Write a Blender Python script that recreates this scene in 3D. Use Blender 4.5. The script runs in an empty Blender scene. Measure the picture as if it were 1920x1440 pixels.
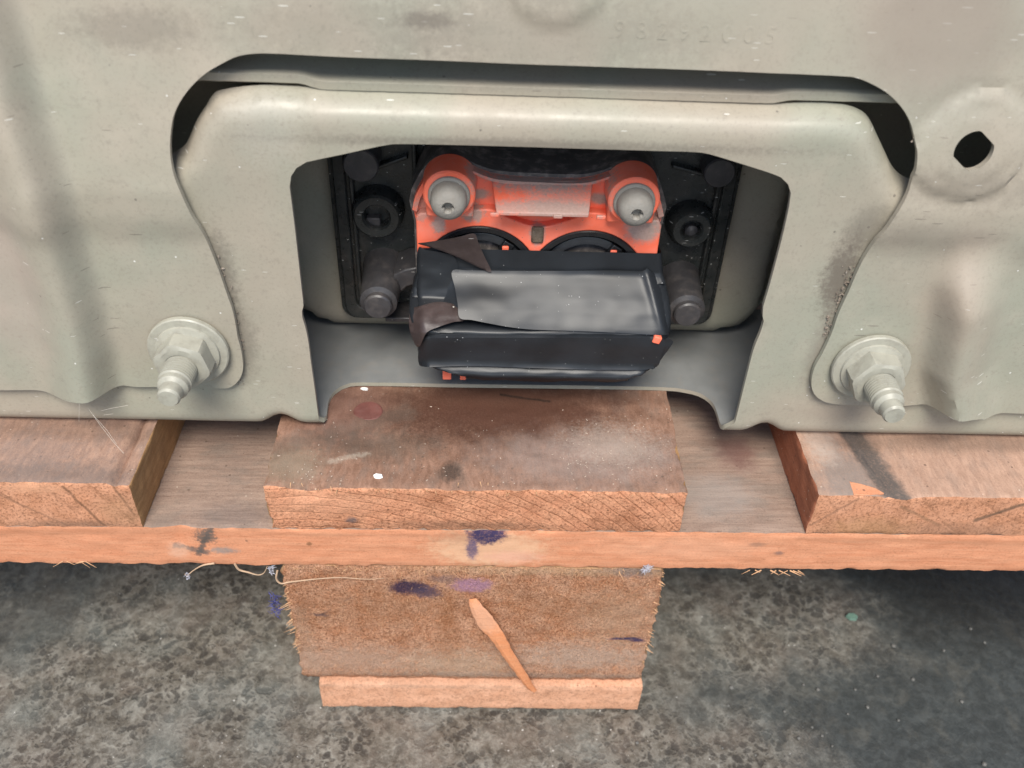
import bpy, bmesh, math, random
from mathutils import Vector, Matrix, noise as NZ
from mathutils.geometry import delaunay_2d_cdt
import numpy as np
random.seed(7)
SC = bpy.context.scene
COL = SC.collection
MM = 0.001                                            # everything below is written in millimetres

# ------------------------------------------------------------------ camera
YAW, PIT, ROL, FPX = math.radians(2.14), math.radians(39.51), math.radians(-2.47), 1730.0
CAM = np.array([2.586, -219.095, 227.655])
cy, sy, cp, sp = math.cos(YAW), math.sin(YAW), math.cos(PIT), math.sin(PIT)
cf = np.array([sy*cp, cy*cp, -sp]); r0 = np.array([cy, -sy, 0.0]); d0 = np.cross(cf, r0)
cr = math.cos(ROL)*r0 + math.sin(ROL)*d0; cd = -math.sin(ROL)*r0 + math.cos(ROL)*d0
cam_data = bpy.data.cameras.new('camera'); cam = bpy.data.objects.new('camera', cam_data); COL.objects.link(cam)
m = Matrix.Identity(4)
for i in range(3):
    m[i][0], m[i][1], m[i][2], m[i][3] = cr[i], -cd[i], -cf[i], CAM[i]*MM
cam.matrix_world = m
cam_data.sensor_width = 36; cam_data.lens = 36*FPX/1920
cam_data.clip_start = 0.01; cam_data.clip_end = 50
cam_data.dof.use_dof = True; cam_data.dof.focus_distance = 0.318; cam_data.dof.aperture_fstop = 13
SC.camera = cam

# ------------------------------------------------------------------ sky, sun, exposure
world = bpy.data.worlds.new('World'); SC.world = world; world.use_nodes = True
wn = world.node_tree.nodes; bg = wn['Background']
sky = wn.new('ShaderNodeTexSky'); sky.sky_type = 'NISHITA'; sky.sun_disc = False
SUN_EL, SUN_AZ = math.radians(56), math.radians(184)  # azimuth clockwise from +Y
sky.sun_elevation = SUN_EL; sky.sun_rotation = SUN_AZ
sky.air_density = 1.0; sky.dust_density = 1.2; sky.ozone_density = 0.8
world.node_tree.links.new(sky.outputs[0], bg.inputs[0]); bg.inputs[1].default_value = 0.09
sun_d = bpy.data.lights.new('sun', 'SUN'); sun_d.energy = 2.3; sun_d.angle = math.radians(28); sun_d.color = (1.0, .95, .86)
sun = bpy.data.objects.new('sun', sun_d); COL.objects.link(sun)
sdir = Vector((math.sin(SUN_AZ)*math.cos(SUN_EL), math.cos(SUN_AZ)*math.cos(SUN_EL), math.sin(SUN_EL)))
sun.rotation_euler = sdir.to_track_quat('Z', 'Y').to_euler(); sun.location = sdir*2
SC.view_settings.view_transform = 'Standard'; SC.view_settings.look = 'None'
SC.view_settings.exposure = 1.02; SC.view_settings.gamma = 1.0

# ------------------------------------------------------------------ measuring helpers (mm)
def ray(x, y): return cr*((x-960)/FPX) + cd*((y-720)/FPX) + cf
def aty(x, y, Y):                                     # point of the upright plane Y seen at a photo position
    v = ray(x, y); return CAM + v*((Y-CAM[1])/v[1])
def atz(x, y, Z):
    v = ray(x, y); return CAM + v*((Z-CAM[2])/v[2])
def XZ(pts, Y): return [(p[0], p[2]) for p in (aty(x, y, Y) for x, y in pts)]
def sm(a, b, x):
    t = min(1, max(0, (x-a)/(b-a))); return t*t*(3-2*t)
def n3(x, y, z, s=1.0): return NZ.noise(Vector((x*s, y*s, z*s)))
def fr(x, y, z, s=1.0, o=4): return NZ.fractal(Vector((x*s, y*s, z*s)), 0.7, 2.1, o)

def crom(pts, step=1.5, closed=False):                # Catmull-Rom through points, resampled
    P = [np.array(p, float) for p in pts]; n = len(P); out = []
    for i in range(n if closed else n-1):
        a = P[(i-1) % n] if closed or i > 0 else 2*P[0]-P[1]
        b, c = P[i], P[(i+1) % n]
        e = P[(i+2) % n] if closed or i+2 < n else 2*P[-1]-P[-2]
        k = max(1, int(np.linalg.norm(c-b)/step))
        for j in range(k):
            t = j/k
            out.append(.5*((2*b)+(c-a)*t+(2*a-5*b+4*c-e)*t*t+(3*b-a-3*c+e)*t**3))
    if not closed: out.append(P[-1])
    return [tuple(p) for p in out]
def subdiv(pts, step=2.0):
    out = []
    for a, b in zip(pts[:-1], pts[1:]):
        k = max(1, int(math.hypot(b[0]-a[0], b[1]-a[1])/step))
        out += [(a[0]+(b[0]-a[0])*j/k, a[1]+(b[1]-a[1])*j/k) for j in range(k)]
    return out+[pts[-1]]
def inside(P, poly):
    P = np.asarray(P); poly = np.asarray(poly); c = np.zeros(len(P), bool)
    x1, y1 = poly[:, 0], poly[:, 1]; x2, y2 = np.roll(x1, -1), np.roll(y1, -1)
    for a, b, e, f in zip(x1, y1, x2, y2):
        if b == f: continue
        k = ((b > P[:, 1]) != (f > P[:, 1]))
        c ^= k & (P[:, 0] < (e-a)*(P[:, 1]-b)/(f-b)+a)
    return c
def dist(P, line, closed=False):                      # distance of points to a polyline
    P = np.asarray(P, float); L = np.asarray(line, float); D = np.full(len(P), 1e9)
    idx = range(len(L) if closed else len(L)-1)
    for i in idx:
        a, b = L[i], L[(i+1) % len(L)]; ab = b-a; q = ab@ab
        if q < 1e-12: continue
        t = np.clip(((P-a)@ab)/q, 0, 1); D = np.minimum(D, np.linalg.norm(P-(a+t[:, None]*ab), axis=1))
    return D

# ------------------------------------------------------------------ object helpers
def thing(name, label, cat, base=(0, 0, 0), group=None):
    o = bpy.data.objects.new(name, None); COL.objects.link(o)
    o.location = Vector(base)*MM; o['label'] = label; o['category'] = cat; o.empty_display_size = .02
    if group: o['group'] = group
    o['_b'] = list(base); return o
def tag(o, label=None, cat=None, group=None, kind=None):
    for k, v in (('label', label), ('category', cat), ('group', group), ('kind', kind)):
        if v: o[k] = v
    return o
BASES = {}
def link(name, me, mats, parent=None, smooth=True, sharp=35, base=None):
    """me: mesh in absolute millimetres"""
    off = Vector((0, 0, 0)); p = parent
    while p is not None:
        off += p.location/MM; p = p.parent
    loc = Vector(base)-off if base is not None else Vector((0, 0, 0))
    o = bpy.data.objects.new(name, me)
    me.transform(Matrix.Scale(MM, 4) @ Matrix.Translation(-(off+loc)))
    o.location = loc*MM
    COL.objects.link(o)
    if parent is not None: o.parent = parent
    for mt in (mats if isinstance(mats, (list, tuple)) else [mats]): me.materials.append(mt)
    if smooth:
        me.polygons.foreach_set('use_smooth', [True]*len(me.polygons))
        if sharp: me.set_sharp_from_angle(angle=math.radians(sharp))
    me.update(); return o
def mesh_of(V, F, name='m'):
    me = bpy.data.meshes.new(name); me.from_pydata([tuple(map(float, v)) for v in V], [], F); me.validate(); return me
def bm_mesh(bm, name='m', normals=True):
    if normals: bmesh.ops.recalc_face_normals(bm, faces=bm.faces)
    me = bpy.data.meshes.new(name); bm.to_mesh(me); bm.free(); return me

def sheet2d(outline, holes=(), res=2.5):
    """triangulated flat sheet: 2-D verts, triangles, boundary edges"""
    allp = list(outline); E = [(i, (i+1) % len(outline)) for i in range(len(outline))]
    for h in holes:
        k = len(allp); allp += list(h); E += [(k+i, k+(i+1) % len(h)) for i in range(len(h))]
    o = np.array(outline); x0, z0 = o.min(0); x1, z1 = o.max(0)
    gx = np.arange(x0+res*.6, x1, res); gz = np.arange(z0+res*.6, z1, res*.87)
    G = np.array([(x+(res*.5 if j % 2 else 0), z) for j, z in enumerate(gz) for x in gx])
    G = G.reshape(-1, 2)
    if len(G): G = G[inside(G, outline) & (dist(G, outline, True) > res*.55)]
    for h in holes:
        if not len(G): break
        k = ~inside(G, h) & (dist(G, h, True) > res*.55); G = G[k]
    allp += [tuple(p) for p in G]
    V, _, F, *_r = delaunay_2d_cdt([Vector(p) for p in allp], E, [], 0, 1e-5)
    V = np.array([tuple(v) for v in V]); F = [tuple(f) for f in F]
    C = np.array([V[list(f)].mean(0) for f in F])
    k = inside(C, outline)
    for h in holes: k &= ~inside(C, h)
    F = [f for f, q in zip(F, k) if q]
    cnt = {}
    for f in F:
        for a, b in zip(f, f[1:]+f[:1]): cnt[(a, b)] = cnt.get((a, b), 0)+1
    B = [(a, b) for (a, b) in cnt if (b, a) not in cnt]
    return V, F, B
def sheet_mesh(V2, F, B, front, back):
    """front/back: lists of 3-D points for the two skins"""
    n = len(V2); VV = list(front)+list(back)
    FF = [tuple(f) for f in F]+[tuple(n+i for i in reversed(f)) for f in F]+[(b, a, n+a, n+b) for a, b in B]
    me = mesh_of(VV, FF)
    bm = bmesh.new(); bm.from_mesh(me); bmesh.ops.recalc_face_normals(bm, faces=bm.faces)
    bm.to_mesh(me); bm.free(); return me
def sheet(name, outline, holes, yf, t, mat, parent, res=2.5, sharp=40):
    V, F, B = sheet2d(outline, holes, res); Y = yf(V)
    return link(name, sheet_mesh(V, F, B, [(v[0], y, v[1]) for v, y in zip(V, Y)], [(v[0], y+t, v[1]) for v, y in zip(V, Y)]), mat, parent, sharp=sharp)
def bevel(o, w=.5, seg=2, ang=40):
    b = o.modifiers.new('bevel', 'BEVEL'); b.width = w*MM; b.segments = seg; b.limit_method = 'ANGLE'; b.angle_limit = math.radians(ang)
    b.harden_normals = False; return o
def prism(name, outline, y0, y1, mat, parent, holes=(), bev=.5, sharp=35):
    """outline in X,Z extruded from y0 (front) to y1"""
    V, F, B = sheet2d(outline, holes, 50)
    o = link(name, sheet_mesh(V, F, B, [(v[0], y0, v[1]) for v in V], [(v[0], y1, v[1]) for v in V]), mat, parent, sharp=sharp)
    if bev: bevel(o, bev)
    return o
def lathe(name, prof, c, mat, parent, n=48, base=None, sharp=30, axis='y', jit=0, close=True):
    """prof: (radius, distance towards -Y) pairs about an axis through c"""
    V, F = [], []
    for j, (r, h) in enumerate(prof):
        for i in range(n):
            a = 2*math.pi*i/n; rr = r*(1+jit*n3(math.cos(a)*2, math.sin(a)*2, j+c[0]))
            V.append((c[0]+rr*math.cos(a), c[1]-h, c[2]+rr*math.sin(a)) if axis == 'y' else (c[0]+rr*math.cos(a), c[1]+rr*math.sin(a), c[2]+h))
    for j in range(len(prof)-1):
        for i in range(n):
            k = (i+1) % n; F.append((j*n+i, j*n+k, (j+1)*n+k, (j+1)*n+i))
    if close:
        F.append(tuple(range(n))[::-1]); F.append(tuple((len(prof)-1)*n+i for i in range(n)))
    me = mesh_of(V, F); bm = bmesh.new(); bm.from_mesh(me); bmesh.ops.remove_doubles(bm, verts=bm.verts, dist=1e-4)
    bmesh.ops.recalc_face_normals(bm, faces=bm.faces); bm.to_mesh(me); bm.free()
    return link(name, me, mat, parent, sharp=sharp, base=base)
def circle(cx, cz, r, n=48, a0=0, a1=2*math.pi):
    return [(cx+r*math.cos(a0+(a1-a0)*i/n), cz+r*math.sin(a0+(a1-a0)*i/n)) for i in range(n)]
def tube_bm(bm, pts, r, n=5, taper=True):
    P = [Vector(p) for p in pts]; rings = []
    for i, p in enumerate(P):
        d = (P[min(i+1, len(P)-1)]-P[max(i-1, 0)]).normalized()
        u = d.cross(Vector((0.31, .2, 1))).normalized(); v = d.cross(u)
        rr = (r[i] if isinstance(r, (list, tuple)) else r*(1-.75*i/(len(P)-1) if taper else 1))
        rings.append([bm.verts.new(p+(u*math.cos(2*math.pi*k/n)+v*math.sin(2*math.pi*k/n))*rr) for k in range(n)])
    for a, b in zip(rings[:-1], rings[1:]):
        for k in range(n): bm.faces.new((a[k], a[(k+1) % n], b[(k+1) % n], b[k]))
    bm.faces.new(rings[0][::-1]); bm.faces.new(rings[-1])
def box_bm(bm, x0, x1, y0, y1, z0, z1):
    v = [bm.verts.new((x, y, z)) for z in (z0, z1) for y in (y0, y1) for x in (x0, x1)]
    for f in ((0, 2, 3, 1), (4, 5, 7, 6), (0, 1, 5, 4), (2, 6, 7, 3), (0, 4, 6, 2), (1, 3, 7, 5)): bm.faces.new([v[i] for i in f])
def rough_box(xs, ys, zs, fn):
    """box whose six sides are grids over the coordinate lists; fn(p, edgecount) -> moved point"""
    idx, V, F, MI = {}, [], [], []
    lim = (xs[0], xs[-1]), (ys[0], ys[-1]), (zs[0], zs[-1])
    def vid(p):
        k = tuple(round(c, 4) for c in p)
        if k not in idx:
            idx[k] = len(V); V.append(p)
        return idx[k]
    def side(A, B, f, flip, mi):
        for a0, a1 in zip(A[:-1], A[1:]):
            for b0, b1 in zip(B[:-1], B[1:]):
                q = [vid(f(a0, b0)), vid(f(a1, b0)), vid(f(a1, b1)), vid(f(a0, b1))]
                F.append(tuple(q[::-1] if flip else q)); MI.append(mi)
    side(xs, zs, lambda a, b: (a, ys[0], b), False, 'f'); side(xs, zs, lambda a, b: (a, ys[-1], b), True, 'k')
    side(xs, ys, lambda a, b: (a, b, zs[-1]), False, 't'); side(xs, ys, lambda a, b: (a, b, zs[0]), True, 'b')
    side(ys, zs, lambda a, b: (xs[-1], a, b), False, 'r'); side(ys, zs, lambda a, b: (xs[0], a, b), True, 'l')
    W = []
    for p in V:
        s = [(-1 if abs(p[i]-lim[i][0]) < 1e-6 else 1 if abs(p[i]-lim[i][1]) < 1e-6 else 0) for i in range(3)]
        W.append(fn(p, s))
    me = mesh_of(W, F); return me, MI
def span(a, b, step): return [float(v) for v in np.linspace(a, b, max(2, int(round(abs(b-a)/step))+1))]

# ------------------------------------------------------------------ material helper
class Mat:
    def __init__(s, name, rough=.5, metal=0, spec=.5):
        s.m = bpy.data.materials.new(name); s.m.use_nodes = True; s.t = s.m.node_tree; s.N = s.t.nodes
        s.b = s.N['Principled BSDF']; s.b.inputs['Roughness'].default_value = rough; s.b.inputs['Metallic'].default_value = metal
        s.b.inputs['Specular IOR Level'].default_value = spec
        g = s.N.new('ShaderNodeNewGeometry'); s.geo = g
        s.pos = s.vm('SCALE', g.outputs['Position'], sc=1000.0)
    def put(s, sock, v):
        if hasattr(v, 'is_output'): s.t.links.new(v, sock)
        elif v is not None: sock.default_value = v
    def vm(s, op, a, b=None, sc=None):
        n = s.N.new('ShaderNodeVectorMath'); n.operation = op; s.put(n.inputs[0], a)
        if b is not None: s.put(n.inputs[1], b)
        if sc is not None: n.inputs['Scale'].default_value = sc
        return n.outputs['Value'] if op in ('LENGTH', 'DISTANCE', 'DOT_PRODUCT') else n.outputs[0]
    def ma(s, op, a, b=None, clamp=False):
        n = s.N.new('ShaderNodeMath'); n.operation = op; n.use_clamp = clamp; s.put(n.inputs[0], a)
        if b is not None: s.put(n.inputs[1], b)
        return n.outputs[0]
    def map(s, vec=None, scale=(1, 1, 1), rot=(0, 0, 0), loc=(0, 0, 0)):
        n = s.N.new('ShaderNodeMapping'); s.put(n.inputs[0], vec or s.pos); n.inputs['Scale'].default_value = scale
        n.inputs['Rotation'].default_value = [math.radians(a) for a in rot]; n.inputs['Location'].default_value = loc; return n.outputs[0]
    def noise(s, scale, detail=3, rough=.55, vec=None, dist=0):
        n = s.N.new('ShaderNodeTexNoise'); s.put(n.inputs['Vector'], vec or s.pos); n.inputs['Scale'].default_value = scale
        n.inputs['Detail'].default_value = detail; n.inputs['Roughness'].default_value = rough; n.inputs['Distortion'].default_value = dist; return n.outputs[0]
    def vor(s, scale, vec=None, feat='F1'):
        n = s.N.new('ShaderNodeTexVoronoi'); n.feature = feat; s.put(n.inputs['Vector'], vec or s.pos); n.inputs['Scale'].default_value = scale; return n
    def rng(s, v, a, b, c=0.0, d=1.0, smooth=True):
        n = s.N.new('ShaderNodeMapRange'); n.interpolation_type = 'SMOOTHSTEP' if smooth else 'LINEAR'
        s.put(n.inputs[0], v)
        for i, q in enumerate((a, b, c, d)): s.put(n.inputs[i+1], q)
        return n.outputs[0]
    def mix(s, f, a, b, mode='MIX'):
        n = s.N.new('ShaderNodeMix'); n.data_type = 'RGBA'; n.blend_type = mode; s.put(n.inputs[0], f)
        s.put(n.inputs[6], a if hasattr(a, 'is_output') else (*a, 1)); s.put(n.inputs[7], b if hasattr(b, 'is_output') else (*b, 1)); return n.outputs[2]
    def ramp(s, f, *stops):
        n = s.N.new('ShaderNodeValToRGB'); s.put(n.inputs[0], f); e = n.color_ramp.elements
        while len(e) < len(stops): e.new(.5)
        for q, (p, c) in zip(e, stops): q.position = p; q.color = (*c, 1)
        return n.outputs[0]
    def speck(s, scale, size, keep, vec=None):          # sparse dots: mask 0..1
        v = s.vor(scale, vec); sep = s.N.new('ShaderNodeSeparateColor'); s.put(sep.inputs[0], v.outputs['Color'])
        k = s.ma('GREATER_THAN', sep.outputs[0], 1-keep)
        d = s.ma('LESS_THAN', v.outputs['Distance'], s.ma('MULTIPLY', sep.outputs[1], size))
        return s.ma('MULTIPLY', k, d)
    def blob(s, c, r, soft=.35, amp=.5, ns=.25, det=3):  # stain of its own shape about point c (mm)
        d = s.vm('SUBTRACT', s.pos, tuple(float(q) for q in c)); d = s.vm('DIVIDE', d, r if isinstance(r, tuple) else (r, r, r))
        l = s.vm('LENGTH', d); nz = s.noise(ns, det, .6)
        l = s.ma('ADD', l, s.ma('MULTIPLY', s.ma('SUBTRACT', nz, .5), amp*2)); l = s.ma('ADD', l, s.ma('MULTIPLY', s.ma('SUBTRACT', s.noise(1.3, 4, .75), .5), 1.3*amp))
        return s.rng(l, 1-soft, 1+soft, 1.0, 0.0)
    def seg(s, a, b, w, soft=.5, amp=.4, ns=.4):         # stain along a line from a to b (mm), half-width w
        a = np.array(a, float); b = np.array(b, float); L = float(np.linalg.norm(b-a)); u = (b-a)/L
        d = s.vm('SUBTRACT', s.pos, tuple(a)); t = s.ma('MINIMUM', s.ma('MAXIMUM', s.vm('DOT_PRODUCT', d, tuple(u)), 0.0), L)
        n = s.N.new('ShaderNodeVectorMath'); n.operation = 'SCALE'; n.inputs[0].default_value = tuple(u); s.put(n.inputs['Scale'], t)
        l = s.ma('DIVIDE', s.vm('LENGTH', s.vm('SUBTRACT', d, n.outputs[0])), w)
        l = s.ma('ADD', l, s.ma('MULTIPLY', s.ma('SUBTRACT', s.noise(ns, 3, .6), .5), amp*2))
        return s.rng(l, 1-soft, 1+soft, 1.0, 0.0)
    def stains(s, c, lst):
        for q in lst:
            if len(q) == 7: (p, rr, k, col, soft, am, ns) = q; m = s.blob(p, rr, soft, am, ns)
            else: (a, b, w, k, col, soft, am, ns) = q; m = s.seg(a, b, w, soft, am, ns)
            c = s.mix(s.ma('MULTIPLY', s.ma('MULTIPLY', m, s.rng(s.noise(1.1, 4, .75), .30, .55, .72, 1.0)), k), c, col)
        return c
    def bump(s, h, strength=.3, dist=.5, prev=None):
        n = s.N.new('ShaderNodeBump'); n.inputs['Strength'].default_value = strength; n.inputs['Distance'].default_value = dist*MM
        s.put(n.inputs['Height'], h)
        if prev is not None: s.put(n.inputs['Normal'], prev)
        return n.outputs[0]
    def out(s, col=None, rough=None, nrm=None):
        s.put(s.b.inputs['Base Color'], col if hasattr(col, 'is_output') else (*col, 1))
        if rough is not None: s.put(s.b.inputs['Roughness'], rough)
        if nrm is not None: s.put(s.b.inputs['Normal'], nrm)
        return s.m

def scratches(M, n=2, keep=.1, scale=.05):
    tot = None
    for i, ang in enumerate((8, 68, -35, 120)[:n]):
        v = M.map(M.pos, (scale, scale*1.0, scale*9), (0, ang, 0), (i*13.7, 0, i*5.1))
        q = M.speck(1.0, .16, keep, v)
        tot = q if tot is None else M.ma('MAXIMUM', tot, q)
    return tot

def mat_paint(name, stains=(), tone=1.0, light=(), pale=.10):
    M = Mat(name, .42, 0, .45)
    a = M.noise(.018, 3, .5); b = M.noise(.09, 4, .6)
    c = M.mix(M.rng(a, .35, .65), (.355*tone, .312*tone, .248*tone), (.318*tone, .316*tone, .250*tone))
    c = M.mix(M.ma('MULTIPLY', M.rng(b, .45, .75), .25), c, (.44*tone, .385*tone, .31*tone))
    g1 = M.noise(.9, 5, .75); c = M.mix(M.ma('MULTIPLY', M.rng(g1, .50, .66), .28), c, (.20*tone, .18*tone, .145*tone))
    c = M.mix(M.ma('MULTIPLY', M.rng(M.noise(.30, 6, .72), .55, .72), .38), c, (.22*tone, .195*tone, .16*tone))
    c = M.mix(M.ma('MULTIPLY', M.speck(.20, .10, .22), .65), c, (.12, .105, .09))
    c = M.mix(M.ma('MULTIPLY', M.speck(.30, .10, .12), .8), c, (.75, .74, .70))
    c = M.mix(M.ma('MULTIPLY', scratches(M, 3, .16, .085), .65), c, (.74, .72, .66))
    c = M.mix(M.ma('MULTIPLY', scratches(M, 3, .12, .075), .6), c, (.16, .14, .115))
    for (p, r, k, col, soft, amp, ns) in stains:
        c = M.mix(M.ma('MULTIPLY', M.blob(p, r, soft, amp, ns), k), c, col)
    rg = M.rng(M.noise(.12, 4, .6), .3, .7, .36, .52)
    h = M.noise(.5, 3, .6)
    return M.out(c, rg, M.bump(h, .10, .25))

# dirt on the paint; some cover marks put light and shade into the colour
DUST = (.36, .30, .25); GRIME_SHADE = (.13, .11, .09)
cover_dirt_light = [(aty(1345, 30, 30), (26, 30, 10), .55, (.33, .30, .24), .5, .4, .12), (aty(1780, 60, 30), (22, 30, 20), .7, (.27, .22, .18), .6, .3, .08),  # last mark: brown reflection at the upper right, painted into the colour
            (aty(800, 42, 31), (7, 12, 2), .6, GRIME_SHADE, .6, .7, .5), (aty(250, 55, 31), (16, 14, 5), .35, GRIME_SHADE, .6, .8, .4), (aty(640, 60, 31), (30, 14, 9), .22, GRIME_SHADE, .6, .9, .35),
            (aty(1010, 70, 31), (40, 14, 10), .25, GRIME_SHADE, .5, .9, .4), (aty(1830, 350, 26), (20, 9, 6), .28, GRIME_SHADE, .6, .9, .4), (aty(1740, 440, 26), (22, 5, 4), .35, GRIME_SHADE, .6, .5, .2),  # last mark: shade of the pressed step, painted as a dark band
            (aty(1480, 200, 28), (60, 50, 50), .12, (.30, .24, .19), .5, .5, .05), (aty(0, 520, 26), (14, 30, 30), .35, (.45, .33, .29), .5, .3, .06),  # second mark: pinkish lit side of the left rib, put into the colour
            (aty(1760, 600, 26), (7, 30, 30), .3, (.33, .24, .19), .6, .3, .05)]  # shaded reddish flank of the right rib, put into the colour
st_brk = [(aty(1575, 520, 29), (5, 8, 13), .8, (.13, .105, .085), .6, .8, .6), (aty(1545, 660, 29), (5, 8, 18), .6, (.22, .19, .16), .6, .5, .4), (aty(1625, 430, 30), (6, 8, 8), .5, GRIME_SHADE, .6, .5, .4),
          (aty(418, 520, 29), (4, 8, 15), .6, GRIME_SHADE, .7, .9, .6), (aty(450, 640, 29), (5, 8, 14), .5, GRIME_SHADE, .7, .7, .5), (aty(1580, 775, 29), (16, 8, 4), .35, (.25, .20, .16), .6, .6, .3),
          (aty(400, 760, 29), (9, 8, 5), .25, (.28, .22, .16), .6, .5, .3), (aty(1000, 272, 29), (60, 8, 1.6), .6, GRIME_SHADE, .8, .7, .8), (aty(500, 235, 31), (8, 10, 10), .12, (.62, .60, .55), .7, .8, .9)]
P_COVER = mat_paint('painted_steel_outer', cover_dirt_light); P_BRK = mat_paint('painted_steel_bracket', st_brk, 1.0)
P_IN = mat_paint('painted_steel_inner', [], .95)

def mat_plain(name, col, rough=.4, var=.25, dust=None, dk=.3, spec=.5, bumpk=.1, bs=.6, specks=0):
    M = Mat(name, rough, 0, spec)
    c = M.mix(M.rng(M.noise(.15, 4, .6), .3, .7), col, tuple(min(1, q*(1+var)) for q in col))
    if dust: c = M.mix(M.ma('MULTIPLY', M.rng(M.noise(.22, 5, .65), .45, .75), dk), c, dust)
    if specks:
        c = M.mix(M.ma('MULTIPLY', M.speck(.45, .16, specks), .85), c, (.62, .6, .55))
        c = M.mix(M.ma('MULTIPLY', scratches(M, 2, specks, .12), .8), c, (.62, .60, .57))
    return M.out(c, M.rng(M.noise(.3, 4, .6), .3, .7, rough*.8, min(1, rough*1.25)), M.bump(M.noise(bs, 4, .6), bumpk, .4))
P_BOLT = mat_plain('painted_fastener', (.335, .325, .268), .42, .12, (.20, .18, .145), .5, .5, .15, 1.2, .05)
BLACK = mat_plain('black_plastic', (.021, .023, .022), .30, .4, (.10, .085, .075), .35, .5, .15, .5, .45)
DKRUB = mat_plain('dark_grey_plastic', (.04, .038, .04), .42, .25, (.14, .12, .11), .35, .5, .15, .8, .05)
BODY = mat_plain('dusty_black_housing', (.075, .067, .062), .6, .4, (.30, .255, .23), .95, .5, .06, .5, .08)
SOCK = mat_plain('socket_black', (.012, .012, .013), .32, .2)
SOCKG = mat_plain('socket_grey', (.04, .042, .046), .35, .2)
SCREWM = mat_plain('coated_screw', (.24, .225, .20), .6, .15, (.22, .19, .16), .5, .4, .5, 1.4, .06)
def mat_orange():
    M = Mat('orange_plastic', .5, 0, .35)
    c = M.mix(M.rng(M.noise(.1, 3, .5), .3, .7), (.92, .165, .085), (.93, .22, .14))
    c = M.mix(M.ma('MULTIPLY', M.rng(M.noise(.28, 5, .7), .5, .8), .35), c, (.80, .36, .28))
    D = (.36, .30, .26)
    for (p, r, k, amp, ns) in ((aty(1015, 345, 52), (22, 12, 3.2), .9, .6, .6), (aty(1020, 395, 46), (22, 6, 2.2), .75, .6, .6), (aty(1060, 385, 46), (14, 8, 5), .5, .8, .5), (aty(1008, 438, 54), (2.4, 4, 4.2), .97, .5, .5),
                               (aty(790, 395, 54), (2.5, 8, 4), .6, .9, .6), (aty(823, 420, 54), (2.2, 5, 3.5), .85, .7, .5), (aty(885, 400, 54), (4, 5, 3.0), .85, .8, .5), (aty(1205, 432, 54), (5.5, 6, 4.5), .9, .5, .35), (aty(1235, 410, 54), (2.5, 6, 5), .8, .8, .6),
                               (aty(895, 364, 58), (4, 5, 2), .9, .4, .4), (aty(1125, 372, 58), (4, 5, 2), .9, .4, .4), (aty(900, 320, 55), (8, 8, 2), .6, .9, .7), (aty(1110, 325, 55), (8, 8, 2), .6, .9, .7)):
        c = M.mix(M.ma('MULTIPLY', M.blob(p, r, .4, amp, ns), k), c, M.mix(M.noise(1.2, 3, .6), (.26, .22, .19), (.46, .38, .33)))
    c = M.mix(M.ma('MULTIPLY', M.speck(.7, .18, .18), .6), c, (.25, .16, .12))
    return M.out(c, M.rng(M.noise(.3, 4, .6), .3, .7, .42, .62), M.bump(M.noise(1.1, 3, .6), .08, .2))
ORANGE = mat_orange()
def mat_tape():
    M = Mat('black_vinyl_tape', .34, 0, .34)
    c = M.mix(M.rng(M.noise(.06, 3, .5), .3, .7), (.014, .0155, .018), (.022, .025, .0295))
    c = M.mix(M.ma('MULTIPLY', M.speck(.55, .10, .20), .75), c, (.5, .5, .5))
    c = M.mix(M.ma('MULTIPLY', M.speck(1.1, .15, .12), .6), c, (.55, .55, .53))
    h = M.noise(.11, 2, .5); h2 = M.noise(1.6, 3, .6)
    return M.out(c, M.rng(M.noise(.05, 2, .5), .3, .7, .36, .41), M.bump(h2, .04, .1))
TAPE = mat_tape()
TAPE_G = mat_plain('tape_adhesive_side', (.045, .032, .03), .38, .3, (.12, .09, .085), .3, .5, .2, .25, .05)

# ================================================================== battery tray
BAT = thing('battery_tray', 'greenish grey painted steel vehicle tray holding an orange connector, resting on the wooden pallet', 'battery tray', (18, 60, 0))
# --- outer cover panel with the arched cut-out
arch = [(448, 713), (455, 693), (452, 660), (445, 633), (442, 613), (435, 580), (423, 547), (410, 510), (397, 477), (377, 430), (360, 400), (343, 363), (330, 330), (323, 300), (321, 267),
        (323, 240), (328, 213), (340, 187), (360, 160), (387, 135), (417, 117), (447, 103), (480, 98), (520, 98), (640, 104), (780, 109), (923, 115), (1140, 123), (1280, 128), (1440, 134),
        (1573, 140), (1603, 143), (1633, 155), (1663, 173), (1687, 197), (1703, 223), (1712, 253), (1715, 283), (1713, 310), (1708, 337), (1697, 367), (1680, 397), (1660, 427), (1643, 447),
        (1627, 475), (1610, 507), (1590, 553), (1573, 590), (1560, 627), (1543, 663), (1527, 693), (1522, 720), (1527, 740), (1543, 753), (1567, 759), (1613, 761), (1643, 760), (1687, 762),
        (1710, 761), (1737, 758), (1763, 756), (1800, 758), (1815, 762), (1830, 768), (1847, 775), (1920, 777)]
left_low = [(0, 733), (60, 733), (100, 735), (127, 731), (143, 727), (160, 723), (183, 721), (207, 721), (230, 724), (253, 727), (270, 727), (300, 727), (367, 727), (413, 730), (433, 727), (448, 713)]
YC = 26.0
def lean(z): return 0.15*max(0.0, z-96)+0.0              # the upper part of the panel leans back
def onc(px, py, y0=YC):                               # photo position on the leaning panel
    Y = y0
    for _ in range(8): Y = y0+lean(aty(px, py, Y)[2])
    return aty(px, py, Y)
body = [(p[0], p[2]) for p in (onc(*q) for q in crom(left_low+arch[1:], 7))]
zl, zr = body[0][1], body[-1][1]
outer = subdiv([(310, zr), (310, 198), (-275, 198), (-275, zl)], 8)
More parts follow.
